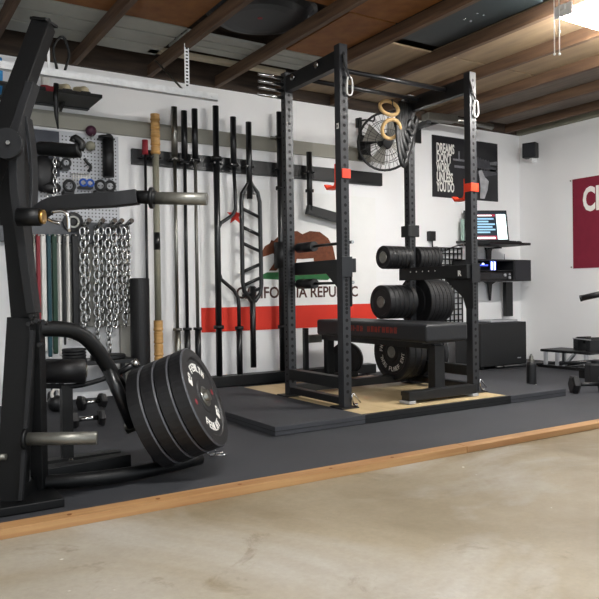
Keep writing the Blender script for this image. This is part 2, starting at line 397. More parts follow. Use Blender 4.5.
t = thing('technique_bar', 'thin black bar with a red end cap, leftmost in the wall rack', 'bar', (1.956, YB, .1))
MB(M_BLK2).cyl((1.956, YB, .102), (1.956, YB, 1.95), .011, 12).build('shaft', t)
MB(M_REDB).cyl((1.956, YB, 1.92), (1.956, YB, 2.036), .024, 14).build('end_cap', t)['label'] = 'red end cap'
t = thing('bamboo_bar', 'bamboo bar with tan knotted ends and grey wrapped middle', 'bar', (2.043, YB, .1))
MB(M_GREYT).cyl((2.043, YB, .55), (2.043, YB, 1.93), .026, 16).build('wrapped_shaft', t)
MB(M_BLK2).cyl((2.043, YB, 1.16), (2.043, YB, 1.30), .0268, 16).build('grip_band', t)
for a, bb in ((.102, .60), (1.93, 2.262)):
    n = 5; pr = []
    for i in range(n):
        s0 = (bb-a)/n*i; e = (bb-a)/n
        pr += [(s0, .032), (s0+.012, .040), (s0+.03, .036), (s0+e-.01, .037)]
    MB(M_TAN).lathe((2.043, YB, a), (0, 0, 1), pr, 18).build('bamboo_end', t)
x = 2.581
t = thing('axle_bar', 'thick black axle bar, the tallest in the wall rack', 'bar', (x, YB, .1))
MB(M_BLK2).cyl((x, YB, .102), (x, YB, 2.388), .0265, 18).build('shaft', t)
for z in (1.93, .50):
    MB(M_BLK).cyl((x, YB, z), (x, YB, z+.03), .045, 18).build('collar', t)
# cambered bar, bows to the left
x = 2.745
t = thing('cambered_bar', 'black cambered bar bowing out to the left below the red star', 'bar', (x, YB, .1))
MB(M_BLK2).cyl((x, YB, 1.90), (x, YB, 2.315), .026, 18).build('sleeve', t)
MB(M_BLK2).cyl((x+.03, YB, .102), (x+.03, YB, .50), .026, 18).build('sleeve', t)
P = [(x, 1.92), (x+.012, 1.62), (x+.012, 1.52), (x-.02, 1.47), (x-.13, 1.40), (x-.155, 1.35), (x-.155, .98), (x-.135, .92), (x-.02, .83), (x+.02, .77), (x+.03, .70), (x+.03, .48)]
MB(M_BLK2).tube([(a, YB, c) for a, c in P], .016, 10).build('bent_shaft', t)
for z in (1.9, .5): MB(M_BLK).cyl((x+(.03 if z < 1 else 0), YB, z-.015), (x+(.03 if z < 1 else 0), YB, z+.015), .038, 18).build('collar', t)
# swiss bar
x = 2.905
t = thing('multi_grip_bar', 'black multi-grip bar with ladder-like slanted handles', 'bar', (x, YB, .1))
MB(M_BLK2).cyl((x-.01, YB, 1.62), (x-.01, YB, 2.289), .0255, 18).build('sleeve', t)
MB(M_BLK2).cyl((x+.005, YB, .15), (x+.005, YB, .86), .0255, 18).build('sleeve', t)
ru = [(-.01, 1.78), (-.085, 1.66), (-.09, 1.60), (-.09, .90), (-.075, .82), (-.01, .73), (.03, .73), (.085, .80), (.095, .88), (.09, 1.60), (.07, 1.68)]
MB(M_BLK2).tube([(x+a, YB, c) for a, c in ru], .019, 10, closed=True).build('frame', t)
for i, z in enumerate((1.50, 1.34, 1.20, .97, .86+.0, .75+.0)):
    dz = -.035 if i < 3 else .035
    zz = z if i < 3 else (1.02, .90, .81)[i-3]
    MB(M_BLK2).cyl((x-.088, YB, zz-dz), (x+.088, YB, zz+dz), .015, 10).build('grip', t)
MB(M_BLK2).prism([(-.085, 0), (-.02, .12), (.02, .12), (.085, 0)], (x-.005, YB+.004, 1.66), (1, 0, 0), (0, 0, 1), .01).build('gusset', t)
# bar with pad
x = 3.205
t = thing('padded_bar', 'black bar with thick foam pad beside the rear rack post', 'bar', (x, YB, .1))
MB(M_BLK2).cyl((x, YB, .102), (x, YB, 2.416), .025, 16).build('shaft', t)
MB(M_RUBB).cyl((x-.0, YB, 1.02), (x, YB, 1.25), .062, 20).build('foam_pad', t)
for z in (.48, 1.72, 2.17): MB(M_BLK).cyl((x, YB, z), (x, YB, z+.03), .04, 16).build('collar', t)
MB(M_STEEL).cyl((x-.09, YB, 2.18), (x, YB, 2.18), .012, 10).build('pin', t)
# right-angle handle bar
x = 3.52
t = thing('offset_bar', 'short black offset bar hooked on the rail, foot turning right', 'bar', (x, YB, 1.4))
MB(M_BLK2).cyl((x, YB, 1.55), (x, YB, 2.088), .026, 16).build('sleeve', t)
MB(M_BLK).beam((x-.03, YB, 1.56), (3.93, YB, 1.48), .05, .085).build('foot', t, bevel=.004)
MB(M_BLK).cyl((x, YB, 1.72), (x, YB, 1.745), .04, 16).build('collar', t)

# ------------------------------------------------------------------ platform
pf = thing('lifting_platform', 'low lifting platform with black rubber sides and bare plywood middle', 'platform', (3.2, 4.2, 0))
for (x0, x1) in ((1.943, 2.575), (3.855, 4.452)): MB(M_RUB).box(x0, x1, 3.365, 5.02, .002, .055).build('rubber_side', pf, bevel=.003)
MB(M_PLYF).box(2.577, 3.853, 3.405, 4.95, .002, .054).build('plywood_centre', pf, bevel=.002)['label'] = 'bare tan plywood centre'
MB(M_BLK).box(2.577, 3.853, 3.365, 3.403, .002, .055).build('front_trim', pf, bevel=.002)
b = MB(M_HOLE); b.box(1.9425, 4.4525, 3.3635, 3.40, .027, .0295); b.box(1.9415, 1.98, 3.3645, 5.02, .027, .0295)
b.build('layer_seam', pf)

# ------------------------------------------------------------------ power rack
XA, XB_, YA, YB2, ZT = 2.637, 3.79, 3.66, 4.33, 2.38
rk = thing('power_rack', 'tall black four-post power rack standing on the platform', 'power rack', ((XA+XB_)/2, (YA+YB2)/2, .055))
hw = .0305
M_UPR = mat('rack upright paint', '242528', .38, 0, .08, 40)
def upright(x, y):
    b = MB(M_UPR, M_HOLE); b.box(x-hw, x+hw, y-hw, y+hw, .063, ZT)
    b.use(1); z = .16
    while z < ZT-.03:
        b.cyl((x, y-hw-.0006, z), (x, y-hw+.002, z), .0115, 10)
        b.cyl((x-hw-.0006, y, z), (x-hw+.002, y, z), .0075, 10) if y > 4 else None
        z += .0254 if .62 < z < 1.2 else .0508
    return b.build('upright', rk, bevel=.0)
for x in (XA, XB_):
    for y in (YA, YB2):
        upright(x, y)
        MB(M_BLK).box(x-.075 if x < 3 else x-.06, x+.06 if x < 3 else x+.075, y-.07, y+.07, .0555, .0635).build('foot_plate', rk, bevel=.001)
    # side members: top, low
    MB(M_BLK).box(x-.026, x+.026, YA+hw, YB2-hw, 2.24, 2.35).build('top_side_beam', rk, bevel=.003)
    MB(M_BLK).box(x-.032, x+.032, YA+hw, YB2-hw, .175, .25).build('lower_side_beam', rk, bevel=.003)
    MB(M_BLK).box(x-.03, x+.03, YA+hw, YB2-hw, .075, .12).build('base_side_beam', rk, bevel=.003)
    for y in (3.885, 4.185):
        s = -1 if x < 3 else 1
        MB(M_CHROME).cyl((x+s*.03, y, 2.31), (x+s*.045, y, 2.31), .021, 14).build('bolt_head', rk)
for y in (3.885, 4.185): MB(M_BLK2).cyl((XA+.03, y, 2.31), (XB_-.03, y, 2.31), .0165, 14).build('pull_up_bar', rk)
MB(M_BLK).box(XA+hw, XB_-hw, YB2-.03, YB2+.03, .075, .135).build('rear_crossmember', rk, bevel=.003)
for x in (XA, XB_):
    s = 1
    b = MB(M_CHROME)
    b.cyl((x+.05, YA-.05, .064), (x+.05, YA-.05, .085), .012, 8); b.tube([(x+.035, YA-.045, .075), (x+.02, YA-.045, .14), (x+.03, YA-.045, .15), (x+.09, YA-.045, .085)], .005, 6)
    b.build('foot_bolt', rk)
# labels on uprights (small white square mark)
# storage pegs on rear posts
for z in (1.068, .715, .315):
    for s in (-1, 1):
        MB(M_STEEL).cyl((XB_+s*hw, YB2, z), (XB_+s*(.26 if z > 1 else .305 if z > .5 else .20), YB2, z), .0245, 16).build('storage_peg', rk)
for i, z in enumerate((2.20, 2.25, 2.295, 2.343)):
    MB(M_CHROME).cyl((XA-hw, YB2, z), (XA-.235, YB2, z), .012, 10).build('band_peg', rk)
MB(M_BLK).box(XB_-.06, XB_+.06, YB2-.045, YB2-hw, 1.235, 1.33).build('bracket', rk, bevel=.004)
MB(M_BLK).box(XB_-.055, XB_-hw, YB2-.05, YB2+.05, 1.235, 1.325).build('bracket', rk, bevel=.004)
# logo plate letters
for (x, z) in ((XA, 1.86),):
    bg = MB(M_WHITE).box(x-hw-.0012, x-hw, YA-.012, YA+.012, z-.018, z+.018).build('badge', rk); bg['label'] = 'small white badge'
    text('R', .03, (x-hw-.0016, YA+.01, z-.011), (0, -1, 0), (0, 0, 1), M_HOLE, 'badge_letter', bg)

def jcup(x, z, lb, left=True):
    t = thing('j_cup', lb, 'j-cup', (x, YA, z-.05), 'orange j-cups on the front rack posts')
    b = MB(M_ORG); g = .004
    b.box(x-hw-.009, x-hw-.001, YA-hw-.008, YA+hw+.002, z-.03, z+.03) if left else None; b.box(x+hw+.001, x+hw+.009, YA-hw-.008, YA+hw+.002, z-.03, z+.03)
    b.box(x-hw-(.009 if left else -.004), x+hw+.009, YA-hw-.010, YA-hw-.002, z-.03, z+.03)
    b.build('collar', t, bevel=.002)
    c = MB(M_ORG); c.box(x-.03, x+.03, YA+hw+.002, YA+hw+.014, z-.085, z+.07); bp_ = c.build('back_plate', t, bevel=.002)
    MB(M_ORG).prism([(0, -.05), (.015, -.085), (.10, -.085), (.13, -.05), (.12, -.045), (.09, -.07), (.015, -.065), (0, -.03)], (x-.028, YA+hw+.012, z), (0, 1, 0), (0, 0, 1), .056).build('hook', bp_, bevel=.003)
jcup(XA, 1.555, 'orange-red j-cup clamped on the front post at the left', False)
jcup(XB_, 1.545, 'orange-red j-cup clamped on the front post in front of the poster')
def safety(x, z0, z1, lb, out):
    t = thing('safety_arm', lb, 'safety arm', (x, YA, z0), 'black safety arms inside the rack')
    xi = x+(hw+.03)*out
    MB(M_BLK).box(xi-.02, xi+.02, YA-.03, YB2+.05, z0, z1).build('arm', t, bevel=.003)
    pl = MB(M_BLK); pl.prism([(YA-.04, z0+.02), (YA-.04, z0-.22), (YA+.03, z0-.22), (YA+.06, z0-.14), (YA+.26, z0+.01)], (xi-.028*out, 0, 0), (0, 1, 0), (0, 0, 1), .008); pl.build('gusset', t, bevel=.001)
    MB(M_BLK2).box(x-hw-.012, x+hw+.01, YA-hw-.014, YA-hw-.002, z0-.03, z1+.01).build('collar', t, bevel=.002)
    return t, xi
safety(XA, .925, 1.015, 'black safety arm across the left side of the rack', 1)
t, xi = safety(XB_, .885, .985, 'black safety arm across the right side of the rack, with a white letter', -1)
text('R', .055, (xi-.0215, YA+.06, .905), (0, -1, 0), (0, 0, 1), M_WHITE, 'letter', t, bold=.002)
b = MB(M_WHITE)
for k in range(5): b.cyl((xi-.0208, YA+.30+.07*k, .95), (xi-.02, YA+.30+.07*k, .95), .006, 8)
b.build('peg_hole', t)
# roller / peg pairs on rear-left
for z, lb in ((1.12, 'upper black foam roller pin across the left rack side'), (.86, 'lower black foam roller pin across the left rack side')):
    t = thing('pin_pipe', lb, 'pin pipe', (XA+.0, 4.2, z-.03))
    p0 = (XA+.055, YB2-.045, z); MB(M_RUBB).cyl(p0, (XA+.055, YB2-.25, z), .035, 18).build('foam_grip', t)
    MB(M_BLK2).cyl((XA+.055, YB2-.25, z), (XA+.055, YA-.02, z), .010, 10).build('rod', t)
    MB(M_CHROME).cyl((XA+.055, YA-.02, z), (XA+.055, YA-.03, z), .011, 10).build('rod_tip', t)
# carabiners
def carabiner(x, z, lb):
    t = thing('carabiner', lb, 'carabiner', (x, YA-hw-.01, z-.11), 'white carabiners hanging on the front rack posts')
    y = YA-hw-.014
    MB(M_BLK).tube(curve([(x-.03, YA-hw-.004, z+.14), (x-.02, y, z+.07), (x+.016, y, z), (x+.012, y-.002, z-.01), (x-.004, y, z+.05), (x-.032, YA-hw-.005, z+.13)], 4), .006, 6).build('cord_loop', t)
    pts = [(x+.014+a, y, z-.055+c) for a, c in ((0, .06), (.018, .05), (.024, .02), (.024, -.03), (.016, -.055), (0, -.062), (-.016, -.055), (-.02, -.03), (-.016, .03), (-.012, .05))]
    MB(M_WHITEB).tube(pts, .0055, 8, closed=True).build('link', t)
carabiner(XA+.02, 2.17, 'white carabiner dangling from the front rack post at the left')
carabiner(XB_+.0, 2.17, 'white carabiner dangling from the front rack post in front of the poster')

# ------------------------------------------------------------------ bumper plates
def arc_text(o, ax, up, r, s, size, m, parent, a0, step, name='lettering', flip=False):
    o, ax, up = Vector(o), Vector(ax).normalized(), Vector(up).normalized(); rt = up.cross(ax)
    b = MB(m)
    rnd = random.Random(len(s))
    for i, ch in enumerate(s):
        a = math.radians(a0+step*i)
        if ch == ' ': continue
        d = up*math.cos(a)+rt*math.sin(a); tg = rt*math.cos(a)-up*math.sin(a)
        if flip: d2, tg2 = -d, -tg
        else: d2, tg2 = d, tg
        c = o+d*r; w_ = size*.34
        # block-stroke glyphs
        G = {'B': [(-1, 0, -.5, 1), (.5, 0, 1, .9), (-1, -.1, .8, .1), (-1, .8, .8, 1), (-1, -.9, .8, -.75)], 'I': [(-.3, -1, .3, 1)], 'E': [(-1, -1, -.4, 1), (-1, .7, 1, 1), (-1, -.15, .8, .15), (-1, -1, 1, -.7)],
             'L': [(-1, -1, -.4, 1), (-1, -1, 1, -.7)], 'T': [(-1, .7, 1, 1), (-.3, -1, .3, 1)], 'H': [(-1, -1, -.4, 1), (.4, -1, 1, 1), (-1, -.15, 1, .15)], 'O': [(-1, -1, -.4, 1), (.4, -1, 1, 1), (-1, .7, 1, 1), (-1, -1, 1, -.7)],
             'F': [(-1, -1, -.4, 1), (-1, .7, 1, 1), (-1, -.15, .8, .15)], 'X': [(-1, -1, 1, 1)]}.get(ch, [(-1, -1, -.4, 1), (.4, -1, 1, 1), (-1, -.15, 1, .15)])
        for (x0, y0, x1, y1) in G:
            y0 = max(y0, -1)
            q = [c+tg2*(x*w_)+d2*(y*size*.5) for x, y in ((x0, y0), (x1, y0), (x1, y1), (x0, y1))]
            b.hexa([p-ax*.0005 for p in q]+[p+ax*.0008 for p in q])
    return b.build(name, parent)
def plate(o, ax, R, th, label, group, lettered=False, hub=True, up=(0, 0, 1)):
    """o = centre of back face, ax points to the front face"""
    o, ax = Vector(o), Vector(ax).normalized()
    t = thing('bumper_plate', label, 'weight plate', o, group)
    pr = [(0, R*.26), (0, R*.60), (.004, R*.64), (.003, R*.975), (.006, R), (th-.006, R), (th, R*.975), (th, R*.80), (th-.006, R*.76), (th-.006, R*.34), (th-.002, R*.31), (th-.002, .03)]
    if th < .02: pr = [(0, .03), (0, R*.97), (.003, R), (th-.003, R), (th, R*.97), (th, R*.82), (th-.003, R*.78), (th-.003, R*.3), (th, R*.28), (th, .03)]
    mt = [0]*(len(pr)-1)
    if th >= .02: mt[5] = 1; mt[3] = 1
    dsk = MB(M_RUBB, M_RUBE if R > .2255 else M_RUBB).lathe(o, ax, pr, 48, mt).build('disc', t)
    if hub: MB(M_STEEL).lathe(o, ax, [(th-.002, .030), (th+.002, .034), (th+.002, .045), (th-.001, .047)], 24).build('hub_ring', dsk)
    if lettered:
        f = o+ax*(th-.0055); rr = R*.60
        upv = (Vector(up)-ax*Vector(up).dot(ax)).normalized()
        return dsk, f, upv, rr
    return t

# plates on the rear-right post pegs
def stack(x0, s, z, sizes, desc, grp):
    x = x0
    for i, (R, th, lb) in enumerate(sizes):
        a = (s, 0, 0)
        plate((x, YB2, z), a, R, th, lb, grp); x += s*(th+.001)
    return x
g1 = 'small plates on the upper storage pegs'
names = ['innermost', 'second', 'third', 'fourth', 'fifth', 'sixth', 'seventh', 'outermost']
xs = XB_-hw-.004
for i in range(6): plate((xs-i*.042, YB2, 1.068), (-1, 0, 0), .092, .041, '%s small black plate on the upper left peg of the rear rack post' % (names[i] if i < 5 else 'outermost'), g1, hub=(i == 5))
xs = XB_+hw+.004
for i in range(6): plate((xs+i*.040, YB2, 1.068), (1, 0, 0), .092, .039, '%s small black plate on the upper right peg of the rear rack post' % (names[i] if i < 5 else 'outermost'), g1, hub=(i == 5))
g2 = 'medium plates on the middle storage pegs'
xs = XB_-hw-.004
for i in range(6): plate((xs-i*.047, YB2, .715), (-1, 0, 0), .134, .046, '%s medium plate on the middle left peg of the rear rack post' % (names[i] if i < 5 else 'outermost'), g2, hub=(i == 5))
xs = XB_+hw+.004
for i in range(6): plate((xs+i*.048, YB2, .715), (1, 0, 0), .205-.006*i, .047, '%s large plate on the middle right peg of the rear rack post' % (names[i] if i < 5 else 'outermost'), g2, hub=(i == 5))
g3 = 'large plates on the bottom storage pegs'
xs = XB_-hw-.004
for i in range(3):
    r = plate((xs-i*.06, YB2, .315), (-1, 0, 0), .225, .058, '%s large bumper plate on the bottom left peg%s' % (names[i] if i < 2 else 'outermost', ', white lettering on its face' if i == 2 else ''), g3, lettered=(i == 2))
    if i == 2:
        t, f, upv, rr = r
        arc_text(f, (-1, 0, 0), upv, rr, 'THE FEHLF', .034, M_WHITE, t, 95, 12, flip=True)
        arc_text(f, (-1, 0, 0), upv, rr, 'BEHL FHH', .034, M_WHITE, t, 215, 12)
        b = MB(M_REDB); b.cyl(f+Vector((0, .1, .06)), f+Vector((-.001, .1, .06)), .014); b.build('red_dot', t)
xs = XB_+hw+.004
for i in range(4): plate((xs+i*.05, YB2, .290+.0), (1, 0, 0), .19, .048, '%s large bumper plate on the bottom right peg of the rear rack post' % (names[i] if i < 3 else 'outermost'), g3, hub=(i == 3))
# a plate leaning at the wall behind the rack
c = onY(347, 352, 5.05); ax = Vector((-.78, -.62, 0)).normalized()
plate((c.x, c.y, .205), ax, .15, .045, 'single black plate standing behind the front left rack post', None, hub=False)
b = MB(M_BLK); b.box(c.x-.12, c.x+.12, c.y-.08, c.y+.12, .0565, .066); b.box(c.x-.03, c.x+.06, c.y-.02, c.y+.08, .066, .10)
tag(b.build('plate_stand', bevel=.002), 'low black stand under the single plate behind the rack', 'stand')

# ------------------------------------------------------------------ bench
bx = 3.41
bn = thing('flat_bench', 'black flat weight bench with thick pad inside the rack', 'bench', (bx, 4.1, .055))
pad = MB(M_VINYL).box(3.215, 3.605, 3.52, 4.86, .447, .575).build('pad', bn, bevel=.022, seg=4)
MB(M_BLK).box(3.25, 3.57, 3.6, 4.8, .435, .446).build('pad_board', bn)
MB(M_BLK).box(bx-.035, bx+.035, 3.62, 5.02, .39, .434).build('spine', bn, bevel=.004)
MB(M_BLK).box(bx-.06, bx+.03, 3.585, 3.66, .10, .42).build('leg', bn, bevel=.004)
MB(M_BLK).box(3.04, 3.66, 3.50, 3.58, .075, .135).build('foot', bn, bevel=.004)
MB(M_BLK).box(3.1, 3.62, 3.56, 3.66, .09, .12).build('foot', bn, bevel=.004)
for q in (3.06, 3.64): MB(M_SILV).box(q-.03, q+.03, 3.49, 3.59, .0565, .075).build('rubber_pad', bn, bevel=.003)
b = MB(M_BLK); b.box(bx-.035, bx+.035, 4.93, 4.99, .10, .40); b.build('leg', bn, bevel=.004)
MB(M_BLK).box(bx-.28, bx+.28, 4.92, 5.0, .0565, .10).build('foot', bn, bevel=.004)
text('WEB BARBELL YARD'[4:], .001, (3.2, 4, .5), (0, -1, 0), (0, 0, 1), M_RED, 'lettering', bn) if False else None
b = MB(mat('faded red print', '8a2a1c', .6, 0, .2, 60)); yy = 4.52
for i, wd in enumerate((.035, .03, .035, .03, .012, .035, .03, 0, .03, .03, .03, .012, .03, .035, .03, .035)):
    if wd:
        for k in range(2 if wd > .02 else 1): b.box(3.2142, 3.216, yy-.012-k*.018, yy-k*.018, .50, .54)
        b.box(3.2142, 3.216, yy-.034, yy, .535 if i % 2 else .516, .542 if i % 2 else .523)
    yy -= .044
b.build('lettering', pad)['label'] = 'faded red lettering along the pad side'
# post with bracket at far-left of bench
p = onY(306, 368, 5.12)
t = thing('upright_post', 'short black post with grey bracket behind the left rack side', 'post', (p.x, 5.12, 0))
MB(M_BLK).box(p.x-.02, p.x+.02, 5.10, 5.14, .012, .49).build('tube', t, bevel=.003)
MB(M_BLK).box(p.x-.08, p.x+.08, 5.04, 5.2, .002, .012).build('base_plate', t)
MB(M_STEEL).box(p.x+.02, p.x+.16, 5.10, 5.14, .36, .43).build('bracket', t, bevel=.003)

# ------------------------------------------------------------------ poster
x0, x1, z0, z1 = 5.125, 6.11, 1.79, 2.44; yp = YW-.012
ps = thing('poster', 'black motivational poster of hands gripping a barbell, on the back wall', 'poster', ((x0+x1)/2, yp, z0))
MB(M_POST).box(x0, x1, yp, YW-.001, z0, z1).build('board', ps, bevel=.001)
for i, s in enumerate(("DREAMS", "DON'T", "WORK", "UNLESS", "YOU DO")):
    text(s, .138, (x0+.055+.008*i*0, yp-.001, z1-.175-i*.103), (1, 0, 0), (0, 0, 1), M_WHITE, 'lettering', ps, sx=(.50, .50, .44, .50, .46)[i], bold=.004)
b = MB(M_PG1); b.box(5.42, 6.09, yp-.002, yp, 2.195, 2.215); b.box(5.44, 6.09, yp-.002, yp, 2.12, 2.145)
b.box(5.50, 5.52, yp-.002, yp, 2.215, 2.30); b.box(5.62, 5.635, yp-.002, yp, 2.215, 2.33); b.build('barbell_picture', ps)
b = MB(M_PG1, M_PG2, M_PG3)
E1, E2 = (1, 0, 0), (0, 0, 1)
for i in range(5):
    cx_ = 5.79+i*.042
    b.use(i % 2 and 0 or 2).prism([(math.cos(a)*.027, math.sin(a)*.065) for a in [k*PI/6 for k in range(12)]], (cx_, yp-.001, 2.20-.006*i), E1, E2, .003)
b.use(2).prism([(0, 0), (.12, .05), (.3, .02), (.31, -.05), (.1, -.09), (0, -.06)], (5.78, yp-.0005, 2.14), E1, E2, .0015)
b.use(1).prism([(0, 0), (.05, .02), (.10, -.06), (.16, -.10), (.14, -.20), (.09, -.30), (.02, -.30), (.03, -.18), (.02, -.08)], (5.80, yp-.001, 2.11), E1, E2, .002)
b.use(0).prism([(0, 0), (.16, .03), (.17, .01), (.02, -.03)], (5.93, yp-.001, 2.21), E1, E2, .002)
b.build('hand_picture', ps)

# ------------------------------------------------------------------ fan on the wall
fc = Vector((4.17, 5.08, 2.19)); fa = Vector((-.42, -.86, -.30)).normalized()
fn = thing('wall_fan', 'round black caged fan on a bracket high on the back wall', 'fan', fc)
b = MB(M_CAGE); FR = .265
side = fa.cross(Vector((0, 0, 1))).normalized(); upf = side.cross(fa)
b.torus(fc, fa, FR, .012, 32, 8)
b.torus(fc+fa*.05, fa, FR*.72, .003, 32, 5); b.torus(fc+fa*.065, fa, FR*.45, .003, 28, 5)
b.torus(fc-fa*.05, fa, FR*.72, .003, 32, 5)
for i in range(36):
    a = 2*PI*i/36; d = side*math.cos(a)+upf*math.sin(a)
    b.tube([fc+d*FR, fc+d*FR*.72+fa*.05, fc+d*FR*.45+fa*.065, fc+d*FR*.2+fa*.07], .002, 4)
    if i % 2 == 0: b.tube([fc+d*FR, fc+d*FR*.72-fa*.05, fc+d*FR*.2-fa*.07], .002, 4)
b.build('cage', fn)
MB(M_BLK).lathe(fc, fa, [(-.13, .05), (-.12, .07), (-.02, .075), (0, .03), (.03, .03)], 20).build('motor', fn)
MB(M_BLK).lathe(fc, fa, [(.066, .05), (.074, .045), (.076, .02)], 20).build('hub_cap', fn)
b = MB(M_BLADE)
for i in range(4):
    a = 2*PI*i/4+.4
    def q(r, da, off): aa = a+da; return fc+(side*math.cos(aa)+upf*math.sin(aa))*r+fa*off
    b.hexa([q(.03, -.3, 0), q(.22, -.40, -.025), q(.235, .35, .02), q(.03, .5, .01), q(.03, -.3, .004), q(.22, -.40, -.021), q(.235, .35, .024), q(.03, .5, .014)])
b.build('blade', fn)
b = MB(M_BLK); px_ = onY(364, 150, 5.3)
b.tube([fc-fa*.10, (fc.x+.06, 5.3, fc.z+.05), (fc.x+.06, YW-.02, fc.z+.06)], .016, 8); b.box(fc.x+.0, fc.x+.12, YW-.03, YW-.001, fc.z-.05, fc.z+.14)
b.build('wall_bracket', fn)
t = thing('cable_hook', 'black vertical strap hook hanging left of the wall fan', 'hook', (px_.x, 5.4, 1.9))
b = MB(M_BLK); b.box(4.14, 4.165, 5.44, 5.47, 2.10, 2.49); b.box(4.13, 4.18, 5.47, YW-.001, 2.40, 2.49); b.tube([(4.155, 5.44, 2.46), (4.17, 5.40, 2.46), (4.28, 5.40, 2.46), (4.29, 5.40, 2.50)], .009, 8)
b.ball((4.155, 5.45, 2.10), .03); b.build('strap', t)

# gymnastic rings with straps on the rear right post
for (px, py, tilt, lb) in ((389, 108, .5, 'upper wooden gymnastic ring strapped near the rear rack post'), (391, 129, -.4, 'lower wooden gymnastic ring strapped near the rear rack post')):
    c = onY(px, py, 4.28)
    t = thing('gymnastic_ring', lb, 'gymnastic ring', c, 'wooden rings on the rack')
    MB(M_RING).torus(c, (-.2, -.8, tilt), .075, .015, 26, 10).build('ring', t)
    MB(M_BLK).tube(curve([c+Vector((.03, 0, .07)), c+Vector((.08, .02, .02)), (XB_-.06, YB2-.06, c.z+.12), (XB_-.06, YB2-.05, 2.25)], 5), .012, 6, flat=.4).build('strap', t)
t = thing('looped_straps', 'tangle of black straps hanging beside the rear rack post', 'strap', (3.72, 4.2, 1.8))
for i in range(6):
    xo = 3.66+.022*i; zz = 1.80+.06*i
    MB(M_BLK).tube(curve([(xo, 4.28, 2.30), (xo-.05, 4.26, 2.1), (xo-.03, 4.25, zz+.05), (xo+.02, 4.26, zz), (xo+.05, 4.26, zz+.1), (xo+.02, 4.27, 2.1), (xo+.02, 4.28, 2.30)], 5), .024, 8, flat=.5).build('strap_loop', t)
# grey wall mounted arm behind the rack
t = thing('wall_mount_arm', 'grey steel wall arm with a crossbar just above the poster', 'wall bracket', (5.0, 5.3, 2.4))
a, bb = onY(451, 119, 5.15), onY(492, 127, 5.15)
MB(M_STEEL).cyl(a, (bb.x, bb.y, bb.z), .03, 14).build('crossbar', t)
c = onY(424, 132, 5.25)
MB(M_STEEL).beam((a.x-.35, 5.15, a.z-.02), (a.x+.05, 5.15, a.z-.0), .10, .07).build('arm', t, bevel=.004)
MB(M_BLK).beam((a.x-.30, 5.15, a.z-.06), (a.x-.2, YW-.005, a.z-.06), .05, .05).build('arm', t, bevel=.004)
MB(M_BLK).box(a.x-.28, a.x-.10, YW-.02, YW-.001, 2.33, 2.52).build('mounting_plate', t)
MB(M_BLK).beam((a.x-.05, 5.17, a.z-.0), (a.x-.05, YW-.005, a.z), .04, .04).build('arm', t)

# ------------------------------------------------------------------ media corner
t = thing('laptop_shelf', 'black wall shelf holding the open laptop', 'shelf', (5.95, 5.2, 1.28))
MB(M_BLK).box(5.44, 6.06, 5.0, 5.36, 1.268, 1.292).build('shelf_board', t, bevel=.003)
MB(M_BLK).beam((6.175, 5.42, 0.5), (6.175, 5.42, .885), .11, .05, (0, 1, 0)).build('support_post', bevel=.004).__setitem__('label', 'black upright post between the media cabinet and the subwoofer')
bpy.data.objects['support_post']['category'] = 'post'
b = MB(M_BLK); b.prism([(-.06, 0), (-.035, -.04), (-.028, -.17), (.028, -.17), (.035, -.04), (.06, 0)], (5.93, YW-.02, 1.268), (1, 0, 0), (0, 0, 1), .02); b.box(5.91, 5.95, 5.30, YW-.002, 1.25, 1.268); b.build('shelf_bracket', t)
lp = thing('laptop', 'open laptop with a bright page on its screen', 'laptop', (5.65, 5.15, 1.292))
MB(M_BOXB).box(5.46, 5.86, 5.02, 5.27, 1.2925, 1.31).build('base', lp, bevel=.003)
tl = Matrix.Translation((5.70, 5.26, 1.31)) @ Matrix.Rotation(-.45, 4, 'Z') @ Matrix.Rotation(math.radians(-12), 4, 'X')
lid = MB(M_BOXB).box(-.245, .235, 0, .012, 0, .355, tl).build('lid', lp, bevel=.003)
sb = MB(M_SCRD, M_SCRB, M_SCRW, M_SCRR); sb.box(-.23, .22, -.0015, 0, .025, .335, tl)
sb.use(2).box(.11, .215, -.003, -.001, .03, .31, tl); sb.use(3).box(-.23, .10, -.003, -.001, .285, .31, tl); sb.box(-.23, .10, -.003, -.001, .03, .07, tl)
sb.use(2).box(-.12, .06, -.0035, -.001, .29, .302, tl); sb.box(-.15, .08, -.0035, -.001, .035, .055, tl)
for i in range(6): sb.use(1).box(-.23, (.03, .09, .06, .09, .02, .08)[i], -.003, -.001, .10+i*.03, .117+i*.03, tl)
sb.build('screen', lid)['label'] = 'bright page with red, blue and white rows'
MB(M_BLK).ball((0, 0, 0), .001).bm.free()
m_ = MB(M_BLK); m_.ball((5.97, 5.09, 1.300), .045, 1, .7, .4); tag(m_.build('computer_mouse'), 'black computer mouse on the laptop shelf', 'mouse')
# receiver box
t = thing('media_cabinet', 'black wall cabinet with blue lit glass front under the laptop', 'cabinet', (5.8, 5.25, .89))
b = MB(M_BOXB); b.box(5.36, 6.24, 5.15, 5.46, .89, .905); b.box(5.36, 6.24, 5.15, 5.46, 1.105, 1.12); b.box(5.36, 5.375, 5.15, 5.46, .89, 1.12); b.box(5.96, 6.24, 5.15, 5.46, .90, 1.11); b.box(5.36, 6.24, 5.44, 5.46, .9, 1.12); b.box(5.37, 6.0, 5.16, 5.45, .995, 1.005)
b.build('cabinet_body', t, bevel=.002)
MB(M_GRILL).box(5.98, 6.22, 5.146, 5.151, .905, 1.105).build('grille', t)
rc = MB(M_BLK2).box(5.39, 5.95, 5.17, 5.43, .907, .985).build('receiver', t, bevel=.004)
for (kx, kz, kr) in ((5.84, .955, .016), (5.91, .928, .016), (5.91, .965, .010)): MB(M_SILV).cyl((kx, 5.17, kz), (kx, 5.155, kz), kr).build('knob', rc)
MB(M_GRILL).box(5.62, 5.80, 5.168, 5.17, .93, .965).build('display', rc)
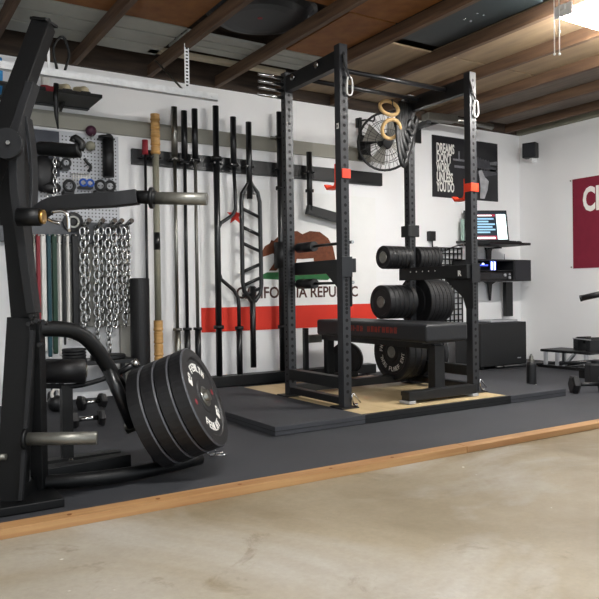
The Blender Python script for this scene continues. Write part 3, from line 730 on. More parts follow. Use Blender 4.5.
b = MB(M_LED, M_LEDB); b.ball((5.54, 5.19, 1.07), .012); b.box(5.645, 5.657, 5.17, 5.175, 1.01, 1.095); b.box(5.69, 5.702, 5.17, 5.175, 1.01, 1.095); b.use(1).box(5.48, 5.60, 5.178, 5.182, 1.05, 1.065); b.box(5.64, 5.72, 5.178, 5.182, 1.01, 1.10); b.build('light_strip', t)
MB(M_BLK).prism([(-.09, 0), (-.03, -.03), (-.008, -.21), (.008, -.21), (.03, -.03), (.09, 0)], (5.94, YW-.02, .89), (1, 0, 0), (0, 0, 1), .02).build('cabinet_bracket', t)
MB(M_BLK).tube([(5.99, 5.3, 1.12), (5.99, 5.3, 1.19)], .003, 6).build('antenna', t)
# subwoofer
t = thing('subwoofer', 'large black subwoofer box on the floor under the media cabinet', 'speaker', (5.55, 5.1, 0))
MB(M_BOXB).box(5.21, 5.88, 4.92, 5.28, .03, .465).build('cabinet_body', t, bevel=.008)
b = MB(M_BLK)
for a in (5.26, 5.83):
    for c in (4.96, 5.24): MB(M_BLK).cyl((a, c, 0.001), (a, c, .03), .02, 12).build('rubber_foot', t)
MB(M_SILV).box(5.74, 5.79, 4.917, 4.92, .09, .10).build('nameplate', t)
t = tag(MB(M_SILV).box(5.42, 5.82, 4.98, 5.22, .466, .488).build('media_player', bevel=.006), 'flat silver player lying on top of the subwoofer', 'media player')
# socket adapter + cord
t = thing('power_adapter', 'black plug-in adapter on the back wall with a trailing cord', 'adapter', (5.07, 5.47, 1.33))
MB(M_BLK).box(5.04, 5.115, 5.44, YW-.001, 1.32, 1.42).build('adapter_body', t, bevel=.004)
MB(M_BLK).tube(curve([(5.08, 5.46, 1.32), (5.09, 5.46, 1.25), (5.15, 5.46, 1.225), (5.25, 5.46, 1.22), (5.40, 5.45, 1.27), (5.44, 5.37, 1.28)], 5), .008, 6).build('cord', t)
t = thing('glass_panel', 'pale teal glass panel edge beside the laptop', 'glass panel', (5.48, 5.4, 1.28))
MB(mat('teal glass', '9fb8ae', .2, 0, .05, 9)).box(5.465, 5.50, 5.41, 5.43, 1.33, 1.56).build('pane', t); MB(M_BLK).box(5.46, 5.505, 5.40, YW-.001, 1.31, 1.33).build('holder', t)
# wire grid
x0, x1, z0, z1 = 5.14, 5.50, .42, 1.25
t = thing('wire_grid_panel', 'black wire grid panel on the wall behind the plate pegs', 'wire grid', ((x0+x1)/2, 5.46, z0))
b = MB(M_BLK); n = 6
for i in range(n+1): b.cyl((x0+(x1-x0)*i/n, 5.455, z0), (x0+(x1-x0)*i/n, 5.455, z1), .0085, 6)
n = 14
for i in range(n+1): b.cyl((x0, 5.462, z0+(z1-z0)*i/n), (x1, 5.462, z0+(z1-z0)*i/n), .0085, 6)
b.build('grid', t); b = MB(M_BLK)
for a in (x0, x1):
    for c in (z0, z1): b.cyl((a, 5.45, c), (a, YW-.001, c), .012, 8)
b.build('standoff', t)
# wall speaker
t = thing('wall_speaker', 'small black speaker high on the right wall near the corner', 'speaker', (6.42, 5.27, 2.27))
sm = Matrix.Translation((6.40, 5.27, 2.27)) @ Matrix.Rotation(.35, 4, 'Z')
MB(M_BOXB).box(-.06, .05, -.075, .075, 0, .165, sm).build('cabinet_body', t, bevel=.006); MB(M_GRILL).box(-.064, -.06, -.065, .065, .01, .155, sm).build('grille', t)
MB(M_WALL).box(6.40, XR-.001, 5.25, 5.29, 2.225, 2.27).build('mount', t, bevel=.003)
# maroon banner on right wall
t = thing('wall_banner', 'maroon felt banner with pale letters on the right wall', 'banner', (XR-.004, 4.4, 1.015))
MB(M_MAROON).box(XR-.008, XR-.002, 3.55, 4.785, 1.015, 1.965).build('cloth', t)
text('CHS', .34, (XR-.0095, 4.66, 1.62), (0, -1, 0), (0, 0, 1), M_WHITE, 'lettering', t, sx=.62, bold=.012)
b = MB(M_STEEL)
for z in (1.03, 1.955): b.cyl((XR-.009, 4.81, z), (XR-.001, 4.81, z), .008, 8)
b.build('pin', t)

# ------------------------------------------------------------------ bottle
p = onZ(531.5, 387, 0)
t = thing('shaker_bottle', 'black drink bottle with a chrome cap standing past the platform', 'bottle', p)
MB(M_BLK).lathe(p, (0, 0, 1), [(0, .036), (.005, .040), (.185, .040), (.20, .037), (.21, .028)], 24).build('bottle_body', t)
MB(M_STEEL).lathe(p+Vector((0, 0, .21)), (0, 0, 1), [(0, .026), (.018, .026), (.022, .018), (.034, .018), (.044, .016), (.05, .009)], 20).build('cap', t)
MB(M_BLK).torus(p+Vector((0, 0, .25)), (.3, -1, 0), .018, .004, 16, 6).build('carry_loop', t)
MB(M_WHITE).box(p.x-.012, p.x+.012, p.y-.0415, p.y-.0395, .018, .024).build('logo', t)

# ------------------------------------------------------------------ right hand cluster
def block_dumbbell(x, y, z, rot, lb):
    t = thing('adjustable_dumbbell', lb, 'dumbbell', (x, y, z), 'adjustable dumbbells by the right wall')
    mt = Matrix.Translation((x, y, z)) @ Matrix.Rotation(rot, 4, 'Z')
    for s in (-1, 1):
        b = MB(M_BLK2)
        for k in range(4): b.box(s*(.075+.02*k)-.008, s*(.075+.02*k)+.008, -.075, .075, .0, .135-.008*k, mt)
        b.build('weight_stack', t, bevel=.002)
    MB(M_CHROME).cyl(mt @ Vector((-.07, 0, .08)), mt @ Vector((.07, 0, .08)), .016, 12).build('handle', t)
    MB(M_SILV).box(-.15, .15, -.078, -.07, .11, .12, mt).build('rail', t)
    MB(M_SILV).box(-.15, .15, .07, .078, .11, .12, mt).build('rail', t)
st = thing('folding_stand', 'low black folding stand with silver legs near the right wall', 'stand', (6.05, 4.5, 0))
pa, pb = onZ(547, 350, .17), onZ(596, 352, .17)
MB(M_BLK).box(5.92, 6.25, 4.2, 4.78, .16, .185).build('tray', st, bevel=.004)
b0 = MB(M_BLK); b0.box(5.90, 5.95, 4.15, 4.8, .002, .03); b0.box(6.2, 6.25, 4.15, 4.8, .002, .03); b0.box(5.95, 6.2, 4.45, 4.5, .002, .03); b0.build('base_rail', st, bevel=.003)
for (a, c) in ((5.93, 4.72), (5.93, 4.58), (6.22, 4.72), (5.93, 4.25), (6.22, 4.25)):
    MB(M_SILV).beam((a, c, .03), (a, c, .16), .03, .03, (0, 1, 0)).build('leg', st)
MB(M_SILV).beam((5.93, 4.50, .03), (5.93, 4.38, .16), .04, .02, (0, 1, 0)).build('leg', st)
p1 = onZ(592, 346, .19)
block_dumbbell(6.08, 4.33, .187, 1.2, 'black block dumbbell sitting on the low stand')
tag(MB(M_BLK2).cyl((5.62, 4.32, .09), (6.1, 3.98, .125), .016, 12).build('floor_bar'), 'black bar propped across the workout step by the low stand', 'bar')
sb_ = thing('bench_step', 'low black workout step with ribbed deck beside the stand', 'step', (5.5, 4.0, 0))
q0 = onZ(553, 372, 0)
MB(M_BLK2).box(5.40, 6.0, 3.80, 3.98, .075, .10).build('deck', sb_, bevel=.004)
for a in (5.47, 5.95): MB(M_BLK).box(a-.04, a+.04, 3.81, 3.97, .002, .075).build('foot', sb_, bevel=.004)
b = MB(M_RUBB)
for k in range(7): b.cyl((5.45+.09*k, 3.82, .103), (5.45+.09*k, 3.96, .103), .008, 8)
b.build('rib', sb_)
for (y, z, lb) in ((4.72, .045, 'thin black bar lying on the floor behind the low stand'), (4.82, .03, 'second black bar on the floor close to the right wall')):
    tag(MB(M_BLK2).cyl((5.42, y+.1, z-.01), (6.3, y, z-.01), .014, 12).build('floor_bar'), lb, 'bar')
t = thing('rubber_block', 'squat black rubber block stool in front of the dumbbell stand', 'block', (5.15, 3.62, 0))
MB(M_RUBB).lathe((5.17, 3.60, .001), (0, 0, 1), [(0, .095), (.01, .10), (.17, .10), (.18, .09)], 8).build('block_body', t, bevel=.004)
MB(M_BLK2).lathe((5.17, 3.60, .18), (0, 0, 1), [(0, .05), (.025, .05), (.03, .03)], 16).build('cap', t)
def hex_db(c, d, L_, R, lb):
    c, d = Vector(c), Vector(d).normalized()
    t = thing('hex_dumbbell', lb, 'dumbbell', (c.x, c.y, 0), 'hex dumbbells on the floor')
    for s in (-1, 1):
        e = c+d*s*L_/2
        MB(M_RUBB).lathe(e-d*s*0, d*s, [(0, R*.8), (.015, R), (L_*.28, R), (L_*.33, R*.75)], 6).build('head', t)
    MB(M_CHROME if c.x < 3 else M_BLK2).cyl(c-d*L_/2, c+d*L_/2, .015, 12).build('handle', t)
hex_db((4.72, 3.36, .066), (.85, -.52, 0), .17, .075, 'black hex dumbbell lying near the right platform corner')
hex_db((5.06, 3.2, .066), (.9, -.4, 0), .17, .075, 'black hex dumbbell farthest right on the rubber floor')
# lever handle reaching in at right
t = thing('lever_handle_post', 'black bar handle reaching in from the right edge above the dumbbells', 'exercise machine', (5.0, 3.1, 0))
h0, h1 = onZ(580, 299, .795), None
d0 = dep(580, 298.5, 4.9); d1 = dep(596, 295, 4.85); d2 = dep(640, 286, 4.75); d3 = dep(655, 300, 4.73)
MB(M_BLK2).tube([d0, d1, d2, d3, (d3.x, d3.y, .05)], .021, 12).build('arm', t)
MB(M_RUBB).cyl(d0, d0+(d0-d1).normalized()*.0+(d1-d0)*.12, .023, 14).build('grip', t)
MB(M_BLK).box(d3.x-.15, d3.x+.15, d3.y-.2, d3.y+.2, .002, .05).build('base', t, bevel=.005)

# ------------------------------------------------------------------ galvanised track
ys = 4.72
t = thing('steel_track', 'bright galvanised steel track hung below the joists', 'steel track', (1.4, ys, 2.28))
b = MB(M_GALV)
zA, zB = 2.225, 2.275
b.box(-.4, 2.27, ys-.02, ys+.02, zA, zA+.003); b.box(-.4, 2.27, ys-.02, ys-.017, zA, zB); b.box(-.4, 2.27, ys+.017, ys+.02, zA, zB); b.build('channel', t)
b = MB(M_GALV, M_HOLE); b.box(2.005, 2.04, ys-.026, ys-.021, zA+.01, 2.60)
b.use(1)
for k in range(12): b.box(2.014, 2.031, ys-.0266, ys-.0255, 2.295+k*.024, 2.306+k*.024)
b.build('perforated_hanger', t)
MB(M_STEEL).beam((2.0, ys+.02, 2.285), (1.93, ys+.35, ZC), .02, .006).build('brace', t)
MB(M_GALV).box(1.06, 1.075, ys-.005, ys+.005, 2.27, 2.42).build('hanger_rod', t)
MB(M_BLK).tube(curve([(1.12, ys, 2.28), (1.10, ys, 2.42), (1.16, ys, 2.50), (1.20, ys, 2.40), (1.17, ys, 2.28)], 4), .009, 6).build('hanger_strap', t)
for xx in (1.45, 2.02, 2.22): b = MB(M_GALV).cyl((xx, ys-.0265, 2.25), (xx, ys-.02, 2.25), .007, 8).build('bolt_head', t)

# ------------------------------------------------------------------ left wall storage
t = thing('pegboard', 'white pegboard on the back wall behind the plate machine', 'pegboard', (1.45, 5.48, 1.37))
b = MB(mat('pegboard grey white', 'c6c8cc', .4, 0, .05, 6), M_HOLE); b.box(.55, 1.765, YW-.018, YW-.012, 1.37, 2.055); b.use(1)
for i in range(44):
    for j in range(24):
        xx, zz = .57+i*.0272, 1.385+j*.0275
        if xx > .98: b.hexa([(xx-.0045, YW-.0186, zz-.0045), (xx+.0045, YW-.0186, zz-.0045), (xx+.0045, YW-.018, zz-.0045), (xx-.0045, YW-.018, zz-.0045), (xx-.0045, YW-.0186, zz+.0045), (xx+.0045, YW-.0186, zz+.0045), (xx+.0045, YW-.018, zz+.0045), (xx-.0045, YW-.018, zz+.0045)])
b.build('board', t); MB(M_BAT).box(.55, 1.765, YW-.012, YW-.001, 1.39, 1.42).build('batten', t)
tag(MB(mat('dark blue grey board', '30343f', .5, 0, .1, 9)).box(.6, 1.30, 5.445, 5.465, 1.70, 2.04).build('dark_panel', bevel=.003), 'dark blue-grey ribbed panel hanging over the pegboard, left part', 'panel')
tag(MB(mat('grey rail paint', '55585c', .5, 0, .1, 9), M_HOLE).box(.7, 1.82, 5.40, YW-.02, 1.20, 1.36).build('hanger_rail', bevel=.003), 'wide dark grey hanger board carrying chains and bands', 'hanger board')
tag(MB(M_GREYP).box(1.30, 1.825, YW-.05, YW-.03, .56, 1.19).build('backing_board', bevel=.002), 'grey painted board behind the hanging chains', 'board')
tag(MB(M_GREYP).box(1.745, 1.83, YW-.05, YW-.028, .02, .555).build('wooden_post', bevel=.002), 'grey post running down to the floor below the chains', 'post')
# shelf with shoes
t = thing('wall_shelf', 'black floating shelf high on the wall at the left', 'shelf', (1.2, 5.3, 2.2250))
b = MB(M_BLK); b.box(.80, 1.53, 5.10, 5.44, 2.2400, 2.2650); b.build('shelf_board', t, bevel=.003)
MB(M_BLK).box(.80, 1.53, 5.44, YW-.001, 2.2350, 2.2950).build('shelf_back', t)
for xx in (.95, 1.30): MB(M_BLK).prism([(0, 0), (-.12, 0), (0, -.05)], (xx, 5.44, 2.2400), (0, 1, 0), (0, 0, 1), .02).build('shelf_bracket', t)
def shoe(x, y, lb, m1, m2):
    t = thing('shoe', lb, 'shoe', (x, y, 2.2650), 'shoes on the high shelf')
    MB(m1).tube(curve([(x, y+.12, 2.3100), (x, y+.05, 2.3100), (x, y-.06, 2.2970), (x, y-.12, 2.2900)], 4), [.045*k for k in (.7, .85, .95, 1, 1, 1, .95, .9, .85, .8, .75, .6, .35)], 12).build('upper', t)
    MB(m1).lathe((x, y+.075, 2.3050), (0, .1, 1), [(0, .045), (.05, .04), (.052, .03)], 12).build('collar', t)
    MB(m2).box(x-.035, x+.035, y-.13, y+.13, 2.2660, 2.2830).build('sole', t, bevel=.006)
shoe(1.29, 5.26, 'pale shoe with dark heel on the high shelf, left of the pair', M_MOSS, M_BLK)
shoe(1.42, 5.26, 'pale shoe at the right end of the high shelf', M_MOSS, M_BLK)
def bottle(x, y, lb):
    t = thing('spray_bottle', lb, 'bottle', (x, y, 2.2660), 'white bottles with red lids on the high shelf')
    MB(M_WHITEB).lathe((x, y, 2.2670), (0, 0, 1), [(0, .028), (.005, .032), (.10, .03), (.12, .014), (.15, .012)], 16).build('bottle_body', t)
    MB(M_REDB).lathe((x, y, 2.2670), (0, 0, 1), [(0, .034), (.03, .0345), (.032, .031)], 16).build('base_ring', t)
bottle(1.03, 5.2, 'white bottle with red base, nearer the machine on the high shelf')
bottle(1.15, 5.2, 'white bottle with red base beside the hanging strap')
t = thing('hanging_strap', 'black tapered strap hanging below the high shelf', 'strap', (1.18, 5.16, 1.9))
MB(M_BLK).tube([(1.20, 5.09, 2.2950), (1.195, 5.09, 2.2150), (1.20, 5.1, 2.08), (1.21, 5.1, 1.98)], [.018, .02, .015, .006], 8).build('strap', t); MB(M_BLK).box(1.18, 1.22, 5.09, 5.2, 2.2670, 2.2750).build('clip', t)
MB(M_REDB).box(1.13, 1.20, 5.085, 5.10, 2.2350, 2.2700).build('red_label', t)
t = thing('foam_log', 'blue foam roll beside the steel track at the left edge', 'foam roll', (.75, 5.2, 2.2350))
MB(M_LBLUE).cyl((.45, 5.25, 2.33), (.86, 5.22, 2.33), .125, 28).build('roll', t); MB(M_HOLE).cyl((.8605, 5.22, 2.33), (.861, 5.22, 2.33), .04, 16).build('core_hole', t)
# things on the pegboard
def ball(px, py, r, m, lb):
    c = onY(px, py, YW-.02-r); t = thing('massage_ball', lb, 'ball', c); MB(m).ball(c, r, seg=18).build('ball_body', t)
    MB(M_STEEL).tube([(c.x, YW-.018, c.z-r-.004), (c.x, YW-.02-2*r, c.z-r-.004), (c.x, YW-.022-2*r, c.z-r+.01)], .003, 6).build('peg_hook', t)
ball(91, 131, .042, M_PURP, 'dark purple massage ball perched on the pegboard')
ball(90.5, 146, .038, M_GREYT, 'pale grey massage ball just below the purple one')
def on(px, py, Y=5.42): return onY(px, py, Y)
t = thing('foam_roller', 'black foam roller hanging upright at the pegboard edge', 'foam roller', on(108, 190))
a, bb = on(108, 139), on(108, 177)
MB(M_RUBB).cyl(a, (a.x, a.y, bb.z), .043, 20).build('roll', t); MB(M_BLK).cyl(a+Vector((-.02, 0, 0)), a+Vector((-.02, 0, .02)), .055, 16).build('end_cap', t)
MB(M_BLK).torus((a.x, 5.40, a.z), (0, 1, 0), .03, .008, 16, 6).build('hanging_loop', t); MB(M_BLK).box(a.x-.07, a.x+.05, 5.40, YW-.019, a.z-.006, a.z+.006).build('hook', t)
def clamp(px, py, m, R, lb, n=2, name='barbell_clamp'):
    c = on(px, py, 5.40); t = thing(name, lb, 'barbell clamp', c)
    for k in range(n):
        MB(m).torus((c.x+(k-(n-1)/2)*R*2.1, 5.39, c.z), (0, 1, .1), R, R*.32, 20, 8).build('ring', t)
    MB(m if n == 1 else M_BLK).box(c.x-R*n, c.x+R*n, 5.39, YW-.019, c.z-R*1.6, c.z-R*.9).build('bracket', t, bevel=.003)
    return t
clamp(86.5, 183, M_BLUE, .025, 'pair of blue ring barbell clamps on the pegboard')
clamp(69, 186, M_RUBB, .038, 'round black clamp on the pegboard left of the blue pair', 1)
clamp(105, 186, M_RUBB, .036, 'black spiky clamp below the hanging foam roller', 2)
clamp(66, 163, M_BLK2, .03, 'shiny black clamp above the round black one', 1)
clamp(50, 196, M_CHROME, .02, 'small chrome ring clamp beside the machine frame', 1)
c = on(87, 165); t = thing('hand_gripper', 'small black hand gripper on the pegboard', 'hand gripper', c)
MB(M_BLK).tube(curve([c+Vector((-.02, 0, .05)), c+Vector((.0, 0, .02)), c+Vector((.03, 0, -.01)), c+Vector((.01, 0, -.05))], 4), .012, 8).build('grip', t); MB(M_BLK).tube([c, (c.x, YW-.018, c.z)], .004, 6).build('peg_hook', t)
c = on(82, 178); t = thing('wire_basket', 'small white wire rack above the blue clamps', 'wire rack', c)
b = MB(M_WHITEB)
for k in range(7): b.tube([(c.x-.07+k*.02, YW-.018, c.z+.03), (c.x-.07+k*.02, 5.40, c.z+.03), (c.x-.075+k*.02, 5.39, c.z-.03)], .004, 5)
b.tube([(c.x-.08, 5.395, c.z), (c.x+.06, 5.395, c.z)], .004, 5); b.build('wire', t)
# dark gear bags at pegboard left
c = on(48, 170, 5.3); t = thing('gear_bag', 'dark drawstring gear bag hanging behind the machine', 'bag', c)
b = MB(M_RUBB); b.ball((c.x-.02, 5.36, c.z-.02), .11, .9, .5, 1.25, 16); b.ball((c.x+.03, 5.34, c.z-.12), .06, 1.2, .6, .8, 12); b.ball((c.x+.06, 5.36, c.z+.06), .045, 1.2, .6, .9, 12); b.build('bag_body', t); MB(M_BLK).tube([(c.x, 5.33, c.z+.1), (c.x, 5.40, c.z+.2), (c.x, YW-.06, c.z+.21)], .012, 8).build('cord', t)
c = on(55, 170, 5.1)
# hanging thin chain
def links(b, x, y, ztop, n, pitch, r, wd, ph=0, amp=0):
    for i in range(n):
        z = ztop-pitch*i; ax = (1, .15, 0) if (i+ph) % 2 else (.25, 1, 0)
        c_ = Vector((x+amp*math.sin(i*.9+ph), y, z)); d = Vector(ax).normalized(); u = d.cross(Vector((0, 0, 1)))
        pts = [c_+u*wd*a+Vector((0, 0, 1))*pitch*.66*e for a, e in ((1, .35), (.7, .85), (0, 1.05), (-.7, .85), (-1, .35), (-1, -.35), (-.7, -.85), (0, -1.05), (.7, -.85), (1, -.35))]
        b.tube(pts, r, 6, closed=True)
p = on(54.5, 152, 5.3); pe = on(54.5, 200, 5.3)
b = MB(M_CHROME); links(b, p.x, 5.3, p.z, 11, (p.z-pe.z)/10, .004, .011)
t = thing('thin_chain', 'thin bright chain dangling from the black padded arm', 'chain', p); b.build('links', t)
MB(M_BLK).tube([(p.x, 5.3, p.z+.02), (p.x, YW-.02, p.z+.04)], .006, 6).build('hook', t)
# heavy chains on pegs
CH = [(84, 335, 1.9, 'leftmost of the heavy steel chains hanging from the chrome pegs'), (97.5, 338, 1, 'heavy steel chain left of the longest loop'), (109, 349, 1, 'longest heavy steel chain, its end lowest of all'),
      (116, 326, 1, 'heavy steel chain second from the right'), (125.5, 324, 1, 'rightmost heavy steel chain beside the white wall')]
for k, (px, pyb, _, lb) in enumerate(CH):
    p = on(px, 232, 5.35); e = on(px, pyb, 5.35)
    t = thing('heavy_chain', lb, 'chain', p, 'heavy lifting chains on the wall pegs')
    n = int((p.z-e.z)/.047)+1
    b = MB(M_CHROME); links(b, p.x-.024, 5.31+.012*(k % 2), p.z, n, .047, .0085, .018, k, .004); links(b, p.x+.024, 5.37-.015*(k % 2), p.z+.01, n-2 if k != 2 else n-4, .047, .0085, .018, k+1, .004)
    b.build('links', t)
    pg = MB(M_CHROME); pg.cyl((p.x, YW-.09, p.z+.035), (p.x+.0, 5.20, p.z+.075), .019, 12); pg.build('peg', t)
# bands
BD = [(33, M_STEEL, 333, 'thin grey band hanging leftmost behind the machine'), (37.5, M_REDB, 333, 'red elastic band hanging behind the machine frame'), (42.5, M_WHITEB, 352, 'wide white elastic band beside the red one'), (48, M_TEAL, 357, 'teal elastic band hanging on the wall'),
      (53.5, M_DGREEN, 354, 'dark green elastic band hanging on the wall'), (58.5, M_WHITEB, 356, 'narrow white elastic band right of the green one'), (63, M_BLK, 345, 'narrow black elastic band between two pale ones'), (67, M_WHITEB, 340, 'pale elastic band left of the widest black one'), (74.5, M_RUBB, 340, 'widest black elastic band next to the chains')]
for k, (px, m, pyb, lb) in enumerate(BD):
    p, e = on(px, 236, 5.37), on(px, pyb, 5.37); wd = (.008, .022, .03, .024, .03, .014, .012, .014, .045)[k]
    t = thing('resistance_band', lb, 'resistance band', p, 'resistance bands on the hanger board')
    b = MB(m)
    b.tube([(p.x, 5.34, p.z), (p.x, 5.335, (p.z+e.z)/2), (p.x, 5.35, e.z), (p.x, 5.375, e.z), (p.x, 5.385, (p.z+e.z)/2), (p.x, 5.38, p.z), (p.x, 5.36, p.z+.012)], wd/2, 8, closed=True, flat=.18 if False else None) if wd < .012 else None
    if wd >= .012:
        pr = [(5.34, p.z), (5.335, (p.z+e.z)/2), (5.348, e.z+.01), (5.36, e.z), (5.375, e.z+.01), (5.385, (p.z+e.z)/2), (5.38, p.z), (5.36, p.z+.012)]
        inn = [(5.345, p.z), (5.34, (p.z+e.z)/2), (5.352, e.z+.012), (5.36, e.z+.006), (5.371, e.z+.012), (5.38, (p.z+e.z)/2), (5.375, p.z), (5.36, p.z+.006)]
        nn = len(pr)
        vs = [[b.bm.verts.new((p.x+sx*wd/2, y, z)) for y, z in q] for sx in (-1, 1) for q in (pr, inn)]
        for i in range(nn):
            j = (i+1) % nn
            for A, B in ((0, 2), (3, 1), (1, 0), (2, 3)): b.bm.faces.new((vs[A][i], vs[A][j], vs[B][j], vs[B][i]))
    b.build('band', t)
    MB(M_STEEL).cyl((p.x, YW-.09, p.z+.002), (p.x, 5.325, p.z+.002), .005, 8).build('peg', t)
c = on(73, 222, 5.38); plate((c.x, 5.385, c.z), (0, -1, 0), .075, .018, 'small iron plate hanging on the hanger board above the bands', None)
# tall foam tube on floor
t = thing('foam_column', 'tall black foam column standing against the wall below the bars', 'foam roller', (1.835, 5.24, 0))
MB(M_RUBB).lathe((1.835, 5.24, .002), (0, 0, 1), [(0, .07), (.004, .075), (.92, .075), (.925, .07), (.925, .03)], 28).build('roll', t)

# ------------------------------------------------------------------ plate loaded lever machine at the left
M_MB = mat('black machine enamel', '08090a', .5, 0, .08, 40, spec=.3)
base = onZ(15, 508, 0)
mc = thing('lever_machine', 'tall black plate-loaded lever machine at the left edge', 'exercise machine', base)
def B(name, a, bb, wd, h, m=M_MB, up=None, bevel=.003):
    up = up or (F_.x, F_.y, 0); return MB(m).beam(a, bb, wd, h, up).build(name, mc, bevel=bevel)
dpt = 2.75
T1, T2 = dep(44, 27, 2.85), dep(6, 128, 2.62)
B('upper_strut', dep(44, 24, 2.86), dep(-14, 182, 2.55), .075, .075)
B('cap_plate', dep(36, 22, 2.86), dep(52, 23, 2.84), .012, .085)
# curved side plates
def ribbon(name, pts, wd, th, m):
    P_ = [Vector(p) for p in pts]; b = MB(m); prev = None
    sd = F_.copy(); sd.z = 0; sd.normalize()
    R4 = []
    for i, p in enumerate(P_):
        d = (P_[min(i+1, len(P_)-1)]-P_[max(i-1, 0)]).normalized(); n = d.cross(sd).normalized()
        R4.append([b.bm.verts.new(p+n*wd/2*s+sd*th/2*q) for s, q in ((-1, -1), (1, -1), (1, 1), (-1, 1))])
    for i in range(len(R4)-1):
        for j in range(4): b.bm.faces.new((R4[i][j], R4[i][(j+1) % 4], R4[i+1][(j+1) % 4], R4[i+1][j]))
    b.bm.faces.new(R4[0]); b.bm.faces.new(R4[-1][::-1]); return b.build(name, mc, bevel=.002)
M_MACH = mat('charcoal machine paint', '1a1b1d', .5, 0, .08, 40, spec=.35)
ribbon('curved_side_frame', curve([dep(33, 84, 2.72), dep(22, 118, 2.66), dep(17, 145, 2.62), dep(17, 185, 2.62), dep(22, 225, 2.64), dep(34, 313, 2.68)], 5), .032, .07, M_MACH)
ribbon('inner_side_frame', curve([dep(28, 118, 2.68), dep(32, 145, 2.70), dep(34, 180, 2.71), dep(33, 212, 2.70)], 5), .012, .06, M_MACH)
B('mid_upright', dep(8, 118, 2.74), dep(17, 225, 2.76), .11, .06)
B('mid_upright', dep(17, 222, 2.76), dep(26, 324, 2.76), .092, .06)
B('lower_upright', dep(23, 318, 2.72), dep(12, 500, 2.66), .092, .085)
B('lower_upright', dep(36, 320, 2.76), dep(40, 500, 2.80), .05, .06)
MB(M_MACH).beam(dep(33, 330, 2.66), dep(21, 500, 2.60), .014, .02, (F_.x, F_.y, 0)).build('upright_edge', mc)
MB(M_MB).box(base.x-.28, base.x+.16, base.y-.10, base.y+.08, .002, .035).build('foot', mc, bevel=.004)
e1, e2 = onZ(40, 476, .06), onZ(128, 461, .06)
MB(M_MB).beam(Vector((e1.x, e1.y, .06)), Vector((e2.x, e2.y, .06)), .07, .07).build('foot', mc, bevel=.004)
MB(M_MB).beam((base.x, base.y, .05), (e1.x, e1.y, .05), .07, .07).build('base_tube', mc, bevel=.004)
e3 = onZ(200, 458, .045)
MB(M_MB).tube(curve([(base.x+.05, base.y+.15, .05), onZ(80, 480, .05), onZ(140, 472, .045), e3], 5), .03, 10).build('base_tube', mc)
for q in ((73, 461), (123, 461)): p = onZ(q[0], q[1]-1, .06)-F_*.04; MB(M_CHROME).cyl(p, p+F_*.02, .013, 6).build('bolt', mc)
for q in ((40, 494), (46, 493), (50, 495)): p = onZ(q[0], q[1], .02); MB(M_CHROME).cyl(p-Vector((0, 0, .005)), p+Vector((0, 0, .012)), .009, 6).build('bolt', mc)
p = dep(6, 143, 2.50)
MB(M_MACH).cyl(p, p+F_*.03, .055, 28).build('pivot_disc', mc); MB(M_CHROME).cyl(p-F_*.01+R_*.01, p+R_*.01, .008, 6).build('bolt', mc)
# hub and pins
a = dep(18, 217, 2.56); c = dep(41, 217, 2.56)
MB(M_MB).cyl(a, c, .033, 18).build('pivot_sleeve', mc)
MB(mat('brass', 'b0894a', .35, .9, .1, 20)).cyl(c, c+(c-a).normalized()*.012, .026, 16).build('pivot_cap', mc)
MB(M_CHROME).tube(curve([dep(46, 219, 2.6), dep(54, 222, 2.6), dep(60, 223, 2.6)], 3), .007, 8).build('pop_pin', mc)
MB(M_CHROME).tube(curve([dep(52, 212, 2.6), dep(62, 211, 2.6), dep(68, 216, 2.6), dep(69, 232, 2.6)], 4), .007, 8).build('pop_pin', mc)
# horizontal upper lever: flat tapered arm + collar + sleeve
up_ = curve([dep(34, 218, 2.68), dep(50, 206, 2.66), dep(75, 202, 2.64), dep(110, 200, 2.62), dep(138, 197, 2.62)], 5)
ribbon('upper_lever', up_, .052, .06, M_MACH)
s0, s1 = dep(138, 197, 2.62), dep(207, 199, 2.60); dd = (s1-s0).normalized()
MB(M_MB).cyl(s0, s0+dd*.07, .025, 16).build('lever_neck', mc)
MB(M_MB).cyl(dep(150, 198, 2.62), dep(153.5, 198, 2.62), .04, 22).build('sleeve_collar', mc)
MB(M_RAW).cyl(dep(153.5, 198, 2.62), s1, .0235, 20).build('weight_sleeve', mc)
# padded upper arm
ha = curve([dep(30, 148, 2.9), dep(50, 149, 2.9), dep(72, 151, 2.88), dep(80, 150, 2.88)], 4)
MB(M_MB).tube(ha, [.02]*2+[.03]*(len(ha)-4)+[.034, .026], 12).build('padded_handle', mc)
MB(M_MB).tube(curve([dep(80, 150, 2.88), dep(82, 144, 2.88), dep(75, 138, 2.88), dep(73, 142, 2.88)], 3), .016, 8).build('handle_hook', mc)
# lower weight post
l0, l1 = dep(24, 439, 2.62), dep(97, 438, 2.66)
MB(M_RAW).cyl(l0, l1, .0245, 20).build('weight_sleeve', mc)
MB(M_MB).cyl(dep(24, 439, 2.62), dep(28, 439, 2.62), .04, 20).build('sleeve_collar', mc)
q0, q1 = dep(-12, 457, 2.62), dep(6, 457, 2.62)
MB(M_RAW).cyl(q0, q1, .012, 12).build('cross_pin', mc)
# lower lever
lv = curve([dep(33, 329, 2.76), dep(60, 329, 2.84), dep(78, 333, 2.9), dep(93, 345, 2.95), dep(110, 370, 3.02), dep(135, 415, 3.12), dep(161, 460, 3.2)], 6)
MB(M_MB).tube(lv, .032, 12).build('lower_lever', mc)
for q in ((31, 316), (36, 321), (43, 323), (28, 324), (39, 345)): p = dep(q[0], q[1], 2.66); MB(M_BLK2).cyl(p, p+F_*.03, .009, 6).build('bolt', mc)
